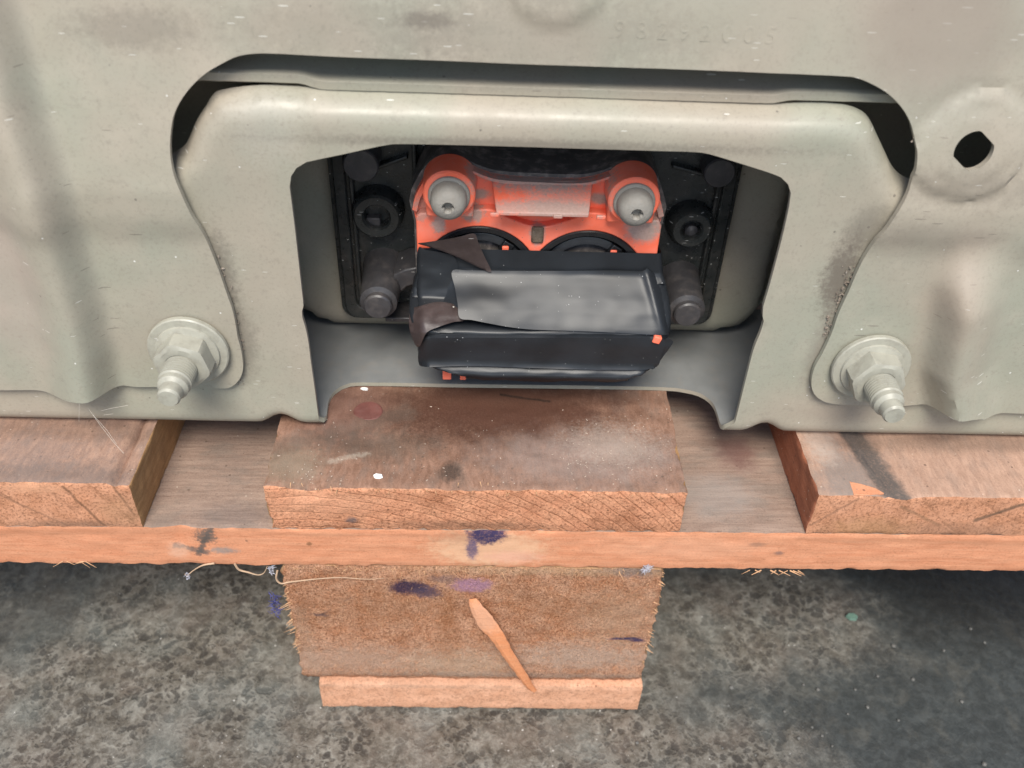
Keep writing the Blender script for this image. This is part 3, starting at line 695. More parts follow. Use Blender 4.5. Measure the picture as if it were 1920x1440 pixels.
# long patch across the top of the hump, right end turned down round the corner
def y_patch(px, py):
    y = lerp(PROF_UP, min(py-tilt(px), 624))-.8
    y += .30*wob(px, py, 1.0, .010)+.10*wob(px, py, 1.0, .026)
    y -= 1.5*sm(1030, 860, px)*sm(515, 600, py)              # loose lower left corner
    e = (lerp(edgeR, py)-px)/5.3; r = 7.0                    # right end wrapped round the corner, pulled into a crease
    if e < r: y += r-math.sqrt(max(.5, r*r-(r-max(0, e))**2))
    y -= .9*math.exp(-((px-(1214+max(0, py-510)*.28))/9)**2)*sm(500, 520, py)
    return y
tape_strip('tape_patch', [(848, 508), (880, 507), (960, 508), (1060, 508), (1150, 507), (1205, 508), (1212, 503), (1222, 510), (1240, 520), (1245, 545), (1251, 570), (1256, 600), (1256, 625), (1240, 628), (1190, 626), (1120, 622), (1060, 620), (1000, 618), (960, 614), (920, 607), (885, 600), (862, 596), (858, 570), (853, 540)], y_patch, TAPE, .2, 1.2, 3)
# upright band above the patch is the wrap itself; the folded-over corner with its sticky side showing
def y_flap(px, py): 
    return Ysurf(px, max(py, 470))-.8-1.6*sm(0, 60, (px-785)*.4+(470-py)*.6)-.5*wob(px, py, 1, .02)-1.2*sm(490, 440, py)
tape_strip('folded_flap', [(784, 457), (800, 454), (835, 449), (865, 443), (889, 438), (897, 455), (908, 480), (921, 509), (905, 505), (880, 493), (850, 479), (815, 466)], y_flap, TAPE_G, .4, 1.0, 3)
def y_left(px, py): return Ysurf(px, py)-.3-.3*wob(px, py, 1, .03)+2.5*sm(792, 768, px)
tape_strip('end_strip', [(783, 470), (800, 469), (830, 474), (852, 482), (860, 512), (856, 545), (862, 570), (868, 582), (850, 586), (815, 588), (790, 590), (782, 560)], y_left, TAPE, .35, 1.1, 3)
def y_fold(px, py): return Ysurf(px, py)-1.6-.8*wob(px, py, 1.2, .02)-.8*math.sin(max(0, min(1, (px-770)/100))*math.pi)+4.5*sm(796, 764, px)
tape_strip('end_fold', [(770, 582), (790, 573), (820, 566), (850, 570), (872, 584), (872, 600), (850, 604), (825, 612), (805, 620), (797, 628), (786, 650), (776, 642), (767, 612)], y_fold, TAPE_G, .3, 1.1, 3)
# bright edge of the lower front band, curling away under the patch
def y_band(px, py): return Ysurf(px, max(py, 630))-.9+2.6*sm(634, 620, py)+.35*wob(px, py, 1, .02)+3.0*sm(806, 780, px)
tape_strip('front_band', [(786, 650), (796, 633), (815, 624), (850, 621), (950, 622), (1060, 625), (1160, 627), (1225, 630), (1247, 640), (1240, 665), (1226, 690), (1150, 694), (1000, 690), (880, 686), (800, 688), (785, 680)], y_band, TAPE, .35, 1.5, 4)
def y_corner(px, py): return Ysurf(1240, py)+1.5-.5*wob(px, py, 2, .03)
tape_strip('torn_corner', [(1243, 644), (1250, 634), (1262, 640), (1256, 652), (1244, 668), (1226, 692), (1221, 690), (1236, 662)], y_corner, TAPE, .8, 1.0, 2)
bm = bmesh.new(); q = aty(1233, 636, 36.2); box_bm(bm, q[0]-1.5, q[0]+1.3, 35.6, 38, q[2]-1.7, q[2]+1.1)
bmesh.ops.rotate(bm, verts=bm.verts, cent=Vector(q), matrix=Matrix.Rotation(.3, 3, 'Y')); tag(bevel(link('clip_corner', bm_mesh(bm), ORANGE, con), .4), 'orange plastic corner showing through a tear in the black tape')

# ================================================================== pallet
def mat_end(name, pith, freq, cols, amp=.6, rough_fib=1.0, stains=(), thin=.35, ringk=.62, fib=0):
    """saw-cut end grain: growth rings round a pith, torn fibre relief"""
    M = Mat(name, .85, 0, .08); cols = [tuple(q*k for q, k in zip(c, (1.0, .94, .88))) for c in cols]
    d = M.vm('SUBTRACT', M.pos, tuple(pith)); d = M.vm('MULTIPLY', d, (1, 0, 1))
    l = M.vm('LENGTH', d); l = M.ma('ADD', l, M.ma('MULTIPLY', M.noise(.09, 3, .6), 5.0*amp)); l = M.ma('ADD', l, M.ma('MULTIPLY', M.noise(.5, 3, .6), 1.1*amp))
    r = M.ma('FRACT', M.ma('MULTIPLY', l, freq)); ring = M.rng(r, thin, .96); ring = M.ma('MULTIPLY', ring, M.rng(r, .995, .96))
    base, dark, light = cols
    f1 = M.noise(.9, 5, .7); f2 = M.noise(.13, 4, .6)
    c = M.mix(M.rng(f2, .32, .68), base, light)
    c = M.mix(M.ma('MULTIPLY', M.rng(M.noise(.06, 4, .6, M.map(M.pos, loc=(40, 0, 9))), .5, .72), .55), c, dark)
    c = M.mix(M.ma('MULTIPLY', ring, M.rng(M.noise(.10, 3, .6, M.map(M.pos, loc=(90, 0, 0))), .35, .65, ringk*.25, ringk)), c, dark)
    c = M.mix(M.ma('MULTIPLY', M.rng(f1, .48, .62), .6), c, tuple(q*.6 for q in dark))
    c = M.mix(M.ma('MULTIPLY', M.rng(M.noise(1.5, 5, .78, M.map(M.pos, loc=(0, 0, 77))), .52, .68), .6), c, tuple(min(.9, q*1.45) for q in light))
    c = M.mix(M.ma('MULTIPLY', M.speck(.5, .2, .2), .7), c, (.10, .055, .03))
    if fib:                                             # crushed, torn fibres instead of clear rings
        fv = M.noise(1.0, 5, .75, M.map(M.vm('ADD', M.pos, M.vm('SCALE', M.vm('SUBTRACT', M.pos, (-8, 0, -33)), sc=.0)), (1.5, 1, .65), (0, 12, 0)), .8)
        c = M.mix(M.ma('MULTIPLY', M.rng(fv, .50, .64), fib), c, tuple(q*.62 for q in dark)); c = M.mix(M.ma('MULTIPLY', M.rng(fv, .46, .34), fib*.8), c, tuple(min(.9, q*1.35) for q in light))
    c = M.stains(c, stains)
    h = M.ma('ADD', M.ma('MULTIPLY', f1, .7), M.ma('MULTIPLY', ring, -.25 if not fib else -.02))
    if fib: h = M.ma('SUBTRACT', h, M.ma('MULTIPLY', fv, 1.1)); h = M.ma('ADD', h, M.ma('MULTIPLY', M.noise(2.2, 3, .7), .35))
    return M.out(c, .88, M.bump(h, .7*rough_fib, 1.1))
def mat_grain(name, axis, cols, stains=(), streak=.5, dirt=.5, bumpk=.35, rot=0, dot=.15, an=.06):
    """long grain, weathered; axis of the fibres 0=X 1=Y"""
    M = Mat(name, .8, 0, .12); cols = [tuple(q*k for q, k in zip(c, (.95, .885, .83))) for c in cols]
    sc = [1, 1, 1]; sc[axis] = an
    v = M.map(M.pos, tuple(sc), (0, 0, rot))
    v = M.vm('ADD', v, M.vm('SCALE', M.map(M.pos, (.02, .02, .02)), sc=1.0))
    g1 = M.noise(.55, 5, .65, v, .3); g2 = M.noise(1.6, 4, .7, v); g3 = M.noise(.16, 4, .6, M.map(M.pos, tuple(.45 if i == axis else 1 for i in range(3))))
    base, dark, light, gry = cols
    c = M.mix(M.rng(g1, .34, .66), base, light)
    c = M.mix(M.ma('MULTIPLY', M.rng(g2, .52, .74), streak), c, dark)
    c = M.mix(M.ma('MULTIPLY', M.rng(g3, .46, .66), dirt), c, gry)
    c = M.mix(M.ma('MULTIPLY', M.rng(M.noise(.5, 5, .7), .55, .75), dirt*.6), c, dark)
    fz = M.noise(1.5, 4, .75); c = M.mix(M.ma('MULTIPLY', M.rng(fz, .52, .72), .42), c, tuple(q*.6 for q in dark)); c = M.mix(M.ma('MULTIPLY', M.rng(fz, .45, .28), .35), c, tuple(min(.9, q*1.3) for q in light))
    sd = [1.1, 1.1, 1.1]; sd[axis] = .16; c = M.mix(M.ma('MULTIPLY', M.speck(1.0, .22, .16, M.map(M.pos, tuple(sd), (0, 0, rot))), .55), c, dark)
    c = M.mix(M.ma('MULTIPLY', M.speck(.38, .2, dot), .6), c, (.09, .06, .045))
    c = M.mix(M.ma('MULTIPLY', M.speck(.5, .16, dot*.9), .7), c, (.62, .52, .42))
    c = M.stains(c, stains)
    h = M.ma('ADD', g1, M.ma('MULTIPLY', g2, .6)); h = M.ma('ADD', h, M.ma('MULTIPLY', M.noise(1.5, 3, .7), .4))
    return M.out(c, M.rng(g3, .3, .7, .7, .9), M.bump(h, bumpk, .6))
PURPLE = (.035, .030, .085)
PAL = thing('wooden_pallet', 'weathered pinkish softwood pallet with paint spots and a thick block, standing on the dark concrete', 'pallet', (0, 60, -135))
SAL = ((.56, .265, .16), (.25, .105, .055), (.64, .33, .205))
W_TOP = ((.235, .14, .10), (.095, .055, .04), (.32, .20, .148), (.21, .165, .14))
RB_ = (.16, .075, .05)
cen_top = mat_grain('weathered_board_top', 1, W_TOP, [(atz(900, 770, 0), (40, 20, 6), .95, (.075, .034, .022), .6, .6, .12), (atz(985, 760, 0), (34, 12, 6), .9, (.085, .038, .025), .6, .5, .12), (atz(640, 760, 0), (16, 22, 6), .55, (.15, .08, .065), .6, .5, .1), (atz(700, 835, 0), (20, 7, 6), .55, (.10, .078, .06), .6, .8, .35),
      (atz(545, 870, 0), (10, 8, 6), .7, (.23, .185, .135), .6, .7, .5), (atz(1100, 860, 0), (34, 13, 6), .55, (.30, .235, .205), .6, .6, .15), (atz(1150, 835, 0), (14, 10, 6), .4, (.42, .35, .29), .7, 1.3, .9), (atz(845, 885, 0), (4, 4, 4), .85, (.055, .04, .032), .6, .7, .4), (atz(1040, 745, 0), (60, 5, 6), .4, (.12, .06, .04), .7, .4, .1), (atz(520, 840, 0), atz(760, 775, 0), 4, .5, (.12, .09, .07), .8, 1.2, .35), (atz(940, 740, 0), atz(1030, 752, 0), .6, .8, (.03, .02, .015), .6, .4, .4), (atz(620, 865, 0), atz(690, 850, 0), 1.0, .5, (.40, .34, .27), .9, 1.6, .9)], .25, .5, .55, 0, .5, .3)
cen_end = mat_end('sawn_board_end', (-60, 0, -130), .27, SAL, .28, 1.2, [(aty(590, 905, 0), (7, 4, 3), .8, (.11, .085, .075), .5, .6, .5), (aty(880, 985, 0), (26, 4, 2.0), .6, (.2, .11, .07), .7, .7, .3), (aty(660, 975, 0), (2, 3, 1.4), .8, (.12, .1, .1), .6, .6, .5), (aty(700, 912, 0), (60, 3, 1.2), .5, (.62, .42, .28), .8, .8, .9), (aty(900, 905, 0), (10, 3, 2), .5, (.7, .45, .28), .8, .9, .9), (aty(600, 945, 0), (18, 4, 6), .5, (.60, .31, .19), .6, .6, .2)], .72, .75)
L_END = ((.50, .25, .15), (.24, .12, .07), (.58, .31, .20))
lft_top = mat_grain('left_board_top', 1, ((.32, .215, .17), (.16, .11, .09), (.43, .29, .225), (.25, .21, .195)), [(atz(212, 906, 0), atz(262, 795, 0), 1.0, .9, (.085, .07, .065), .5, .4, .3), (atz(90, 895, 0), (36, 7, 6), .6, (.14, .115, .105), .6, .7, .3), (atz(120, 805, 0), (50, 6, 6), .45, (.11, .07, .05), .6, .4, .15), (atz(60, 850, 0), (16, 9, 5), .35, (.18, .15, .14), .6, .9, .3)], .2, .4, .4, 0, .35, .3)
lft_end = mat_end('left_board_end', (-215, 0, -62), .075, L_END, .45, .5, [(aty(60, 915, 0), (10, 4, 2.2), .5, (.66, .36, .22), .6, .7, .5), (aty(230, 960, 0), (8, 4, 7), .35, (.33, .2, .11), .6, .5, .2), (aty(118, 913, 0), aty(200, 990, 0), .55, .75, (.16, .085, .05), .7, .5, .3), (aty(212, 912, 0), aty(252, 965, 0), .45, .6, (.18, .1, .06), .7, .5, .3), (aty(0, 928, 0), aty(125, 985, 0), .5, .5, (.2, .11, .07), .7, .6, .3), (aty(130, 985, 0), (16, 4, 2.5), .5, (.22, .14, .10), .7, .8, .5)], .82, .5)
lft_side = mat_grain('left_board_side', 1, ((.36, .215, .105), (.17, .095, .05), (.46, .285, .145), (.25, .16, .09)), [], .35, .35, .3)
rgt_top = mat_grain('right_board_top', 1, ((.38, .255, .195), (.19, .13, .10), (.48, .33, .255), (.30, .235, .20)), [(atz(1590, 900, 0), (10, 16, 6), .75, (.22, .19, .17), .5, .6, .25), (atz(1600, 812, 0), atz(1685, 930, 0), 5.0, .92, (.095, .085, .078), .35, .4, .3), (atz(1605, 840, 0), atz(1676, 926, 0), .8, .9, (.05, .045, .045), .5, .4, .3), (atz(1540, 830, 0), (5, 10, 5), .6, (.5, .40, .33), .6, .7, .5), (atz(1800, 830, 0), (50, 5, 6), .5, (.11, .08, .06), .6, .4, .15)], .25, .35, .3, 0, .2, .2)
rgt_end = mat_end('right_board_end', (210, 0, 40), .07, L_END, .5, .5, [(aty(1830, 975, 0), aty(1920, 945, 0), .8, .8, (.12, .08, .055), .7, .6, .3), (aty(1520, 985, 0), aty(1610, 935, 0), .5, .5, (.2, .11, .07), .7, .6, .3), (aty(1690, 950, 0), aty(1760, 985, 0), .6, .5, (.2, .12, .07), .7, .6, .3), (aty(1630, 990, 0), (14, 4, 5), .5, (.34, .19, .09), .6, .6, .25), (aty(1800, 995, 0), (20, 4, 4), .5, (.25, .14, .09), .6, .8, .4)], .85, .4)
rgt_side = mat_grain('right_board_side', 1, ((.34, .125, .07), (.14, .06, .04), (.44, .18, .105), (.22, .1, .07)), [], .4, .35, .3)
str_front = mat_grain('sawn_board_edge', 0, ((.60, .27, .155), (.33, .145, .075), (.67, .335, .205), (.56, .29, .175)), [(aty(0, 1000, 0), aty(480, 992, 0), 1.6, .45, (.34, .16, .09), .8, .8, .4), (aty(1500, 1012, 0), aty(1920, 1020, 0), 1.2, .4, (.38, .18, .10), .8, .7, .3), (aty(470, 1002, 0), aty(800, 1005, 0), .8, .3, (.34, .16, .09), .8, .9, .5), 
      (aty(385, 1007, 0), (3.4, 4, 3.4), .9, (.12, .10, .085), .4, 1.0, .9), (aty(395, 992, 0), aty(372, 1040, 0), 1.1, .9, (.10, .085, .075), .5, 1.0, .9), (aty(330, 1026, 0), aty(385, 1036, 0), 1.5, .85, (.12, .10, .09), .5, 1.1, .9), (aty(420, 1033, 0), (4.5, 4, 1.6), .8, (.24, .22, .2), .5, .7, .6), (aty(335, 1035, 0), (3.5, 4, 4), .5, (.66, .42, .30), .5, .5, .4),
      (aty(915, 1030, 0), (20, 4, 9), .8, (.66, .41, .255), .35, .6, .35), (aty(960, 1045, 0), (10, 4, 3), .5, (.7, .36, .27), .6, .6, .4), (aty(880, 1010, 0), (12, 4, 3), .5, (.3, .15, .09), .6, .7, .5),
      (aty(1420, 1022, 0), (3, 4, 1.2), .7, (.28, .15, .1), .6, .7, .5), (aty(1460, 1038, 0), (1.6, 4, 1), .8, (.2, .12, .1), .6, .5, .5), (aty(580, 1020, 0), (1, 3, 1), .8, (.2, .1, .05), .4, .4, .5), (aty(1000, 990, 0), (90, 4, 1.6), .6, (.34, .15, .08), .7, .5, .2), (aty(1300, 1030, 0), (25, 4, 5), .3, (.72, .42, .28), .7, .6, .2), (aty(912, 1002, 0), (6.6, 4, 5.2), .97, PURPLE, .3, .5, .45), (aty(885, 1030, 0), (2.2, 4, 5), .85, (.07, .06, .14), .5, .7, .5)], .35, .12, .22, 0, .05)
str_top = mat_grain('grey_board_top', 0, ((.27, .20, .165), (.13, .085, .068), (.35, .27, .225), (.20, .175, .155)), [(atz(308, 895, -20), atz(352, 893, -20), .8, .75, (.44, .41, .36), .6, 1.3, .9), (atz(312, 902, -20), atz(360, 905, -20), .8, .75, (.44, .41, .36), .6, 1.3, .9), (atz(320, 912, -20), atz(345, 912, -20), .8, .75, (.44, .41, .36), .6, 1.3, .9), (atz(305, 930, -20), atz(350, 935, -20), .8, .75, (.44, .41, .36), .6, 1.3, .9), (atz(290, 944, -20), atz(345, 940, -20), .8, .75, (.44, .41, .36), .6, 1.3, .9), (atz(300, 950, -20), atz(330, 950, -20), .8, .75, (.44, .41, .36), .6, 1.3, .9), (atz(1380, 850, -20), (7, 9, 6), .75, (.15, .075, .065), .6, .6, .2), (atz(1340, 930, -20), (14, 10, 6), .5, (.30, .27, .245), .6, .6, .2), (atz(440, 960, -20), (12, 6, 6), .4, (.13, .11, .105), .6, .8, .4)], .5, .5, .3, 0, .1)
BLK = ((.63, .30, .17), (.37, .155, .075), (.74, .43, .29))
blk_end = mat_end('block_end', (-8, 0, -33), .5, BLK, .5, 1.6, [(aty(690, 1105, 0), aty(596, 1158, 0), .55, .8, (.13, .09, .085), .6, .5, .4), (aty(850, 1120, 0), aty(836, 1180, 0), .35, .8, (.12, .06, .03), .6, .4, .3), (aty(836, 1180, 0), aty(834, 1280, 0), .35, .7, (.12, .06, .03), .6, .4, .3), (aty(560, 1150, 0), aty(585, 1250, 0), 3.2, .4, (.52, .36, .25), .9, 1.4, .6), (aty(650, 1240, 0), (34, 5, 9), .7, (.62, .42, .31), .8, 1.1, .35), (aty(1100, 1235, 0), (30, 5, 8), .75, (.60, .44, .34), .8, 1.1, .35), (aty(870, 1250, 0), (20, 5, 10), .7, (.62, .44, .31), .8, 1.1, .5), (aty(1160, 1160, 0), (14, 5, 14), .5, (.60, .40, .27), .8, 1.1, .4), (aty(1000, 1270, 0), (70, 5, 2.2), .5, (.35, .28, .23), .7, .7, .3),
      (aty(765, 1104, 0), (6.6, 5, 4.4), .97, PURPLE, .3, .6, .4), (aty(798, 1112, 0), (5.5, 5, 3.6), .85, (.09, .075, .13), .5, .9, .5), (aty(885, 1100, 0), (7.2, 5, 3.8), .92, (.50, .27, .36), .4, .7, .4), (aty(835, 1088, 0), (6, 5, 2), .6, (.2, .14, .14), .6, .9, .5), (aty(1185, 1075, 0), (8, 5, 2.6), .75, (.12, .11, .17), .7, .8, .4), (aty(1175, 1201, 0), (6.5, 5, .9), .95, (.06, .055, .13), .5, .5, .3), (aty(1195, 1205, 0), (3, 5, 1.1), .95, (.05, .045, .12), .5, .5, .3),
      (aty(600, 1155, 0), (3, 5, .9), .8, (.12, .09, .1), .6, .7, .4), (aty(1150, 1075, 0), (60, 5, 2.4), .45, (.55, .40, .25), .7, .9, .8), (aty(840, 1180, 0), (4, 5, 22), .3, (.36, .15, .06), .7, .4, .2), (aty(700, 1140, 0), (26, 5, 12), .3, (.36, .16, .07), .8, .8, .15), (aty(1060, 1140, 0), (24, 5, 10), .3, (.36, .16, .07), .8, .8, .15)], .5, .04, .55)
blk_side = mat_grain('block_side', 1, ((.40, .24, .13), (.2, .11, .06), (.5, .32, .19), (.28, .2, .14)), [], .4, .4, .4)
bot_front = mat_end('bottom_board_end', (60, 0, -400), .11, ((.60, .33, .215), (.48, .26, .165), (.66, .39, .27)), .6, .25, [(aty(800, 1284, 0), (60, 4, 1.6), .4, (.36, .24, .17), .7, .7, .3)])

def board(name, xs, ys, zs, mats, key, rough=.35, chip=.8, seed=0, extra=None):
    def fn(p, s):
        x, y, z = p; k = sum(1 for q in s if q)
        dx = rough*fr(x, y+seed, z, .16, 4); dz = rough*fr(x+50, y, z+seed, .16, 4); dy = rough*fr(x, y+9, z+seed, .22, 4)
        fine = y < 30
        if not fine: dx *= .5; dz *= .5; dy = 0
        q = [x+dx, y+(dy if s[1] == -1 else 0), z+dz]
        if k >= 2 and fine:                             # worn, splintered arrises
            w = .25+chip*max(0, fr(x*.8+seed, y*.8, z*.8, .30, 3))
            for i in range(3): q[i] -= s[i]*w*(.9 if i != 1 else 1.0)
        if extra: q = extra(p, s, q)
        return tuple(q)
    me, MI = rough_box(xs, ys, zs, fn)
    o = link(name, me, mats, PAL, sharp=50)
    me.polygons.foreach_set('material_index', [key[i] for i in MI]); return o
YS = span(0, 60, 1.5)+[66, 75, 90, 110, 140, 180, 230, 300]
K3 = dict(f=0, k=0, t=1, b=2, r=2, l=2)
def ex_center(p, s, q):
    x, y, z = p
    if y < 14 and z > -12:                              # gouge at the top edge
        g = math.exp(-((x+57)/6.5)**2)*max(0, 1-y/9)*sm(-9, 0, z); q[2] -= 3.2*g; q[1] += 1.2*g
    if z < -19: q[2] = -20.75+x*.0087+.12*fr(x, y, 1, .3, 2)
    if z > -1: q[2] += .5*fr(x*.5, y, 3, .14, 3)*sm(0, 8, y)-.6*math.exp(-(((x+38)*.6+(y-22))/5)**2)
    if x < -70 and y < 20: q[0] += 1.2*max(0, fr(0, y, z, .2, 3))
    return q
cxl, cxr = aty(490, 908, 0)[0], aty(1290, 928, 0)[0]
board('deck_board', span(cxl, cxr, 1.5), YS, span(-19.9, 0, 1.4), [cen_end, cen_top, lft_side], K3, .45, 1.3, 3, ex_center)
xl_ = aty(241, 905, 0)[0]
ga, gb = atz(212, 902, 0), atz(262, 797, 0)
def ex_left(p, s, q):
    x, y, z = p
    if z > -1:
        gx = ga[0]+(gb[0]-ga[0])*(y-ga[1])/(gb[1]-ga[1]); d = x-gx
        q[2] -= 2.2*math.exp(-(d/1.1)**2)*sm(-1, 6, y+3); q[2] -= .9*sm(-2, 2, d)
    if z < -20: q[2] = -20.75+x*.0087
    return q
board('deck_board', span(-330, -190, 12)+span(-188, xl_, 1.3), YS, span(-21, 0, 1.5), [lft_end, lft_top, lft_side], K3, .3, .6, 11, ex_left)
xr_ = aty(1536, 926, 0)[0]
ra, rb = atz(1672, 928, 0), atz(1600, 815, 0)
def ex_right(p, s, q):
    x, y, z = p
    if z > -1:
        gx = ra[0]+(rb[0]-ra[0])*(y-ra[1])/(rb[1]-ra[1]); d = x-gx
        q[2] -= 1.7*math.exp(-((d-4)/5.0)**2)+.9*math.exp(-((d+2.5)/1.0)**2)
    if z < -20: q[2] = -20.75+x*.0087
    return q
board('deck_board', span(xr_, xr_+75, 1.3)+span(xr_+80, 340, 12), YS, span(-20.3, 0, 1.5), [rgt_end, rgt_top, rgt_side], K3, .3, .7, 23, ex_right)
def ex_str(p, s, q):
    x, y, z = p; q[2] += x*.0087
    if s[1] == -1 and abs(x+104) < 8: q[1] += 1.3*math.exp(-((x+105)/3.5)**2)*(1 if z > -30 else .6)
    return q
board('stringer_board', span(-400, -200, 8)+span(-198, 230, 2.0)+span(238, 420, 8), span(.2, 20, 2)+span(24, 96, 6), span(-41.2, -20.9, 1.6), [str_front, str_top, lft_side], K3, .35, .5, 31, ex_str)
def ex_blk(p, s, q):
    x, y, z = p
    if y < 12:
        e = sm(-60, -71, x)+sm(60, 71, x)
        q[0] += e*1.3*fr(x, y, z*1.2, .25, 4)-(1.5*sm(-95, -117, z)*sm(0, 60, x)*.0)
        q[1] += .5*fr(x, 4, z, .05, 2)+.35*NZ.noise(Vector((x*.9, 4, z*.9)))
        if z < -112: q[1] += 1.5*sm(-112, -117, z)
    return q
board('pallet_block', span(-71.5, 70.8, 1.5), span(0.8, 15, 1.5)+[20, 35, 60, 98], span(-117.2, -41.6, 1.5), [blk_end, blk_side, blk_side], K3, .35, 1.0, 41, ex_blk)
board('bottom_board', span(-65, 71.8, 1.8), span(-.6, 12, 1.5)+[20, 40, 100, 200, 300], span(-135.2, -117.4, 1.6), [bot_front, bot_front, lft_side], K3, .3, .45, 51)
# far legs of the pallet, mostly out of sight, carry the boards
board('stringer_board', span(-400, 420, 40), span(240, 300, 20), span(-41.2, -21.2, 10), [str_front, str_top, lft_side], K3, .2, .3, 61)
board('pallet_block', span(-71.5, 70.8, 14), span(205, 300, 20), span(-117.2, -41.6, 14), [blk_end, blk_side, blk_side], K3, .2, .3, 71)
# nail head in the middle board
c = atz(690, 770, .2); lathe('nail_head', [(5.4, -.8), (5.4, -.1), (5.0, .25), (3.4, .3), (.01, .2)], (c[0], c[1], 0.0), mat_plain('stained_nail_head', (.145, .055, .045), .6, .3, (.2, .12, .1), .4, .4, .3, .8, .1), PAL, 32, axis='z', jit=.04)
bm = bmesh.new(); cp_ = [atz(*q, .1) for q in ((1592, 903), (1612, 907), (1640, 915), (1658, 925), (1622, 928), (1601, 928))]
hi = [bm.verts.new((p[0], p[1], .25)) for p in cp_]; lo = [bm.verts.new((p[0], p[1], -.6)) for p in cp_]; bm.faces.new(hi); bm.faces.new(lo[::-1])
for i in range(6): bm.faces.new((hi[i], lo[i], lo[(i+1) % 6], hi[(i+1) % 6]))
tag(bevel(link('split_chip', bm_mesh(bm), str_front, PAL), .15), 'fresh orange split at the front edge of the right deck board')
# torn fibres along the block's edges and under the long board
FIB = mat_plain('torn_wood_fibre', (.46, .27, .15), .85, .25, None, .3, .2, .1)
bm = bmesh.new(); rnd = random.Random(5)
def fibre(bm, a, d, L, r): 
    a = Vector(a); d = Vector(d).normalized(); s = Vector((rnd.uniform(-1, 1), rnd.uniform(-.6, .2), rnd.uniform(-1, 1)))*L*.18
    tube_bm(bm, [a, a+d*L*.5+s*.5, a+d*L+s], r, 4)
for i in range(95):                                    # crushed band under the stringer
    x = rnd.uniform(-70, 69); fibre(bm, (x, .9, -41.8-rnd.uniform(0, 3.5)), (rnd.uniform(-.9, .9), -.55, rnd.uniform(-1, .3)), rnd.choice((.8, 1.2, 2.0, 4.5))*rnd.uniform(.7, 1.2), rnd.uniform(.07, .24))
for i in range(64):                                     # left edge brush
    z = rnd.uniform(-98, -50); fibre(bm, (-70.6+rnd.uniform(-.6, 1.5), rnd.uniform(0.4, 3), z), (-1, -.5+rnd.uniform(-.4, .3), rnd.uniform(-.8, .3)), rnd.uniform(1.0, 3.4)*(1.3 if -86 < z < -64 else .7), rnd.uniform(.12, .3))
for i in range(50):
    z = rnd.uniform(-100, -44); fibre(bm, (70.0+rnd.uniform(-1.5, .4), rnd.uniform(0.4, 3), z), (1, -.5+rnd.uniform(-.4, .3), rnd.uniform(-.8, .3)), rnd.uniform(1.0, 3.0)*(1.6 if -92 < z < -82 else .8), rnd.uniform(.15, .34))
for i in range(420):                                    # fuzz on the end grain
    fibre(bm, (rnd.uniform(-68, 67), .9, rnd.uniform(-113, -46)), (rnd.uniform(-.5, .5), -1, rnd.uniform(-1, .2)), rnd.uniform(.5, 1.3), rnd.uniform(.07, .15))
tag(link('torn_fibre', bm_mesh(bm), FIB, PAL), kind='stuff')
bm = bmesh.new()
for i in range(17): a = aty(rnd.uniform(1400, 1500) if i < 11 else rnd.uniform(80, 170), 1064 if i < 11 else 1052, .4); fibre(bm, (a[0], a[1], -40.9), (rnd.choice((-1, 1))*1.0, -.4, -.05-.22*rnd.random()), rnd.uniform(2, 5), rnd.uniform(.12, .34))
for i in range(40): x = rnd.uniform(cxl+4, cxr-4); fibre(bm, (x, .1, -.5-rnd.uniform(0, 1.0)), (rnd.uniform(-.6, .6), -1, rnd.uniform(-.4, .5)), rnd.uniform(.8, 2.0), rnd.uniform(.08, .22))
for px, py in ((620, 912), (632, 918), (565, 906), (545, 905), (900, 903), (915, 905), (860, 905), (1005, 922)): 
    a = aty(px, py, -.2); fibre(bm, a, (rnd.uniform(-.4, .4), -.5, -1), rnd.uniform(1.0, 2.0), .22)
tag(link('torn_fibre', bm_mesh(bm), FIB, PAL), kind='stuff')

# peeled sliver standing against the block
bm = bmesh.new()
SL = [((886, 1124), 1.4, -1.6), ((893, 1140), 2.6, -2.6), ((912, 1170), 3.7, -3.6), ((932, 1195), 3.0, -4.2), ((955, 1232), 2.4, -4.2), ((980, 1268), 2.0, -3.2), ((994, 1288), 1.6, -1.8), ((1003, 1296), .7, -1.0)]
SL = [((q[0], q[1]), q[2], q[3]) for q in crom([(p[0], p[1], w, y) for p, w, y in SL], 5)]
rings = []; rj = random.Random(9)
for i, ((px, py), w, y) in enumerate(SL):
    c = Vector(aty(px, py, y)); n_ = SL[min(i+1, len(SL)-1)][0]; p_ = SL[max(i-1, 0)][0]
    t = (Vector(aty(*n_, y))-Vector(aty(*p_, y))).normalized(); sd = Vector((0, 1, 0)).cross(t).normalized()
    jl, jr, jt = rj.uniform(-.18, .18), rj.uniform(-.18, .18), .22*n3(i*.5, 1, 2)
    if 6 <= i <= 8: jl -= .22
    rings.append([bm.verts.new(c+sd*(w*a+q)+Vector((0, b, 0))) for a, b, q in ((-1, .3, jl), (-.8, -.25, jl), (-.1, -.35+jt, 0), (.3, -.75-jt, 0), (.85, -.3, jr), (1, .3, jr))])
for a, b in zip(rings[:-1], rings[1:]):
    for k in range(6): bm.faces.new((a[k], a[(k+1) % 6], b[(k+1) % 6], b[k]))
bm.faces.new(rings[0]); bm.faces.new(rings[-1][::-1])
sl = link('wood_sliver', bm_mesh(bm), mat_grain('fresh_sliver', 0, ((.66, .28, .135), (.42, .18, .09), (.72, .33, .17), (.56, .32, .20)), [(aty(905, 1155, -3), (7, 6, 9), .55, (.55, .34, .235), .5, .5, .3)], .45, .2, .4, -60, .06, .04), None, sharp=28, base=tuple(aty(1003, 1296, 0)))
tag(sl, 'bright orange peeled sliver of wood leaning across the front of the pallet block', 'wood sliver')

